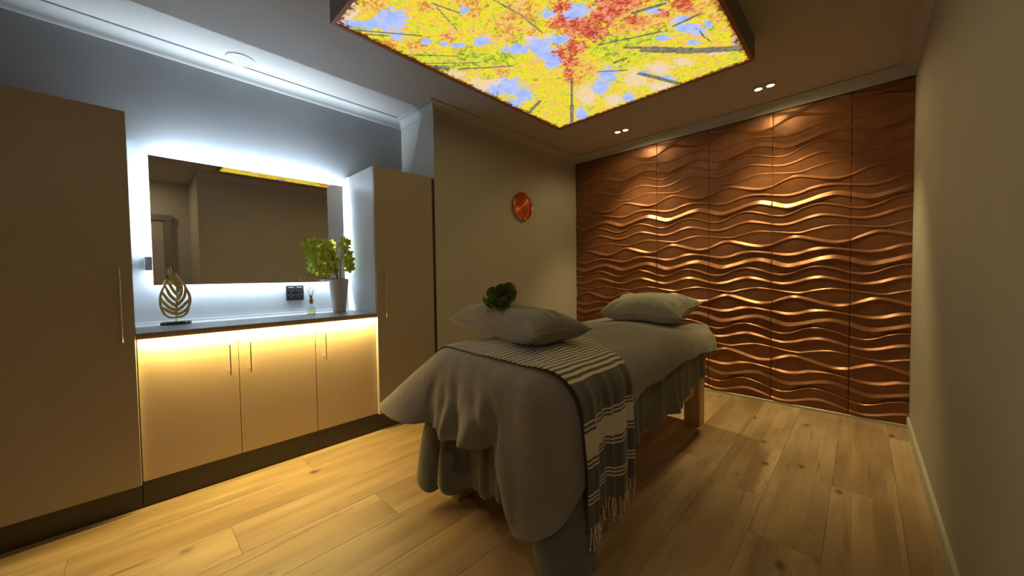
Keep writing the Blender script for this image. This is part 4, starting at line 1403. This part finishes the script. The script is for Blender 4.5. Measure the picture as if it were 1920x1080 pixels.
def mat_succ():
    t = NT('succulent_leaf')
    at_ = t.n('ShaderNodeAttribute', attribute_name='tip')
    f = t.noise(t.coords(), 30, 4)
    g = t.ramp(f, [(0.35, (0.06, 0.15, 0.035)), (0.65, (0.12, 0.25, 0.07))])
    sp_ = t.n('ShaderNodeSeparateColor'); t.l(at_.outputs['Color'], sp_.inputs[0])
    c = t.mix(sp_.outputs[0], g, (0.20, 0.07, 0.04))
    t.set(Base_Color=c, Roughness=0.4)
    return t.m


msu = mat_succ()


def succ_leaf(az, el, L_, W_, red):
    rows = []
    n, m = 12, 9
    d_ = Vector((math.cos(az), math.sin(az), 0)); sd = Vector((-math.sin(az), math.cos(az), 0)); up = Vector((0, 0, 1))
    tips = []
    for side_ in (1, -1):
        rr = []
        for i in range(n):
            s_ = i / (n - 1)
            wd = W_ * (0.30 + 0.95 * s_) * math.sqrt(max(0, 1 - s_ ** 6)) if s_ < 1 else 0
            e_ = el - 0.75 * (1 - s_) * 0.4 + 0.9 * s_ * s_ * 0.4
            c_ = SC + d_ * (L_ * s_ * math.cos(e_)) + up * (L_ * s_ * math.sin(e_) + 0.012)
            nn = -d_ * math.sin(e_) + up * math.cos(e_)
            r__ = []
            for j in range(m):
                v_ = -1 + 2 * j / (m - 1)
                cup = 0.32 * wd * v_ * v_
                tk_ = 0.0032 * (1 - v_ * v_) * (1 - s_ ** 4)
                r__.append(tuple(c_ + sd * (wd * v_) + nn * (cup + side_ * tk_)))
                tips.append(max(red, s_ ** 7 * 0.8))
            rr.append(r__)
        rows.append(np.array(rr))
    mb = MB().grid(rows[0], flip=True)
    mb.grid(rows[1])
    o = mb.build('leaf', msu, su, smooth=True)
    ca_ = o.data.color_attributes.new('tip', 'FLOAT_COLOR', 'POINT')
    ca_.data.foreach_set('color', np.array([[q, q, q, 1] for q in tips], np.float32).reshape(-1))


gold = math.radians(137.5)
for k in range(34):
    f = k / 33
    succ_leaf(k * gold + 0.4, 1.35 - 1.15 * f ** 0.8, 0.034 + 0.066 * f, 0.012 + 0.022 * f, max(0.0, 0.75 - 2.2 * f))
MB().lathe(tuple(SC + Vector((0, 0, -0.012))), [(0.004, 0.0), (0.012, 0.004), (0.014, 0.02), (0.008, 0.035)], 14).build('stem', MAT['stem'], su, smooth=True)

su.scale = (1.25, 1.25, 1.25)
su.rotation_euler = (math.radians(38), math.radians(24), 0)
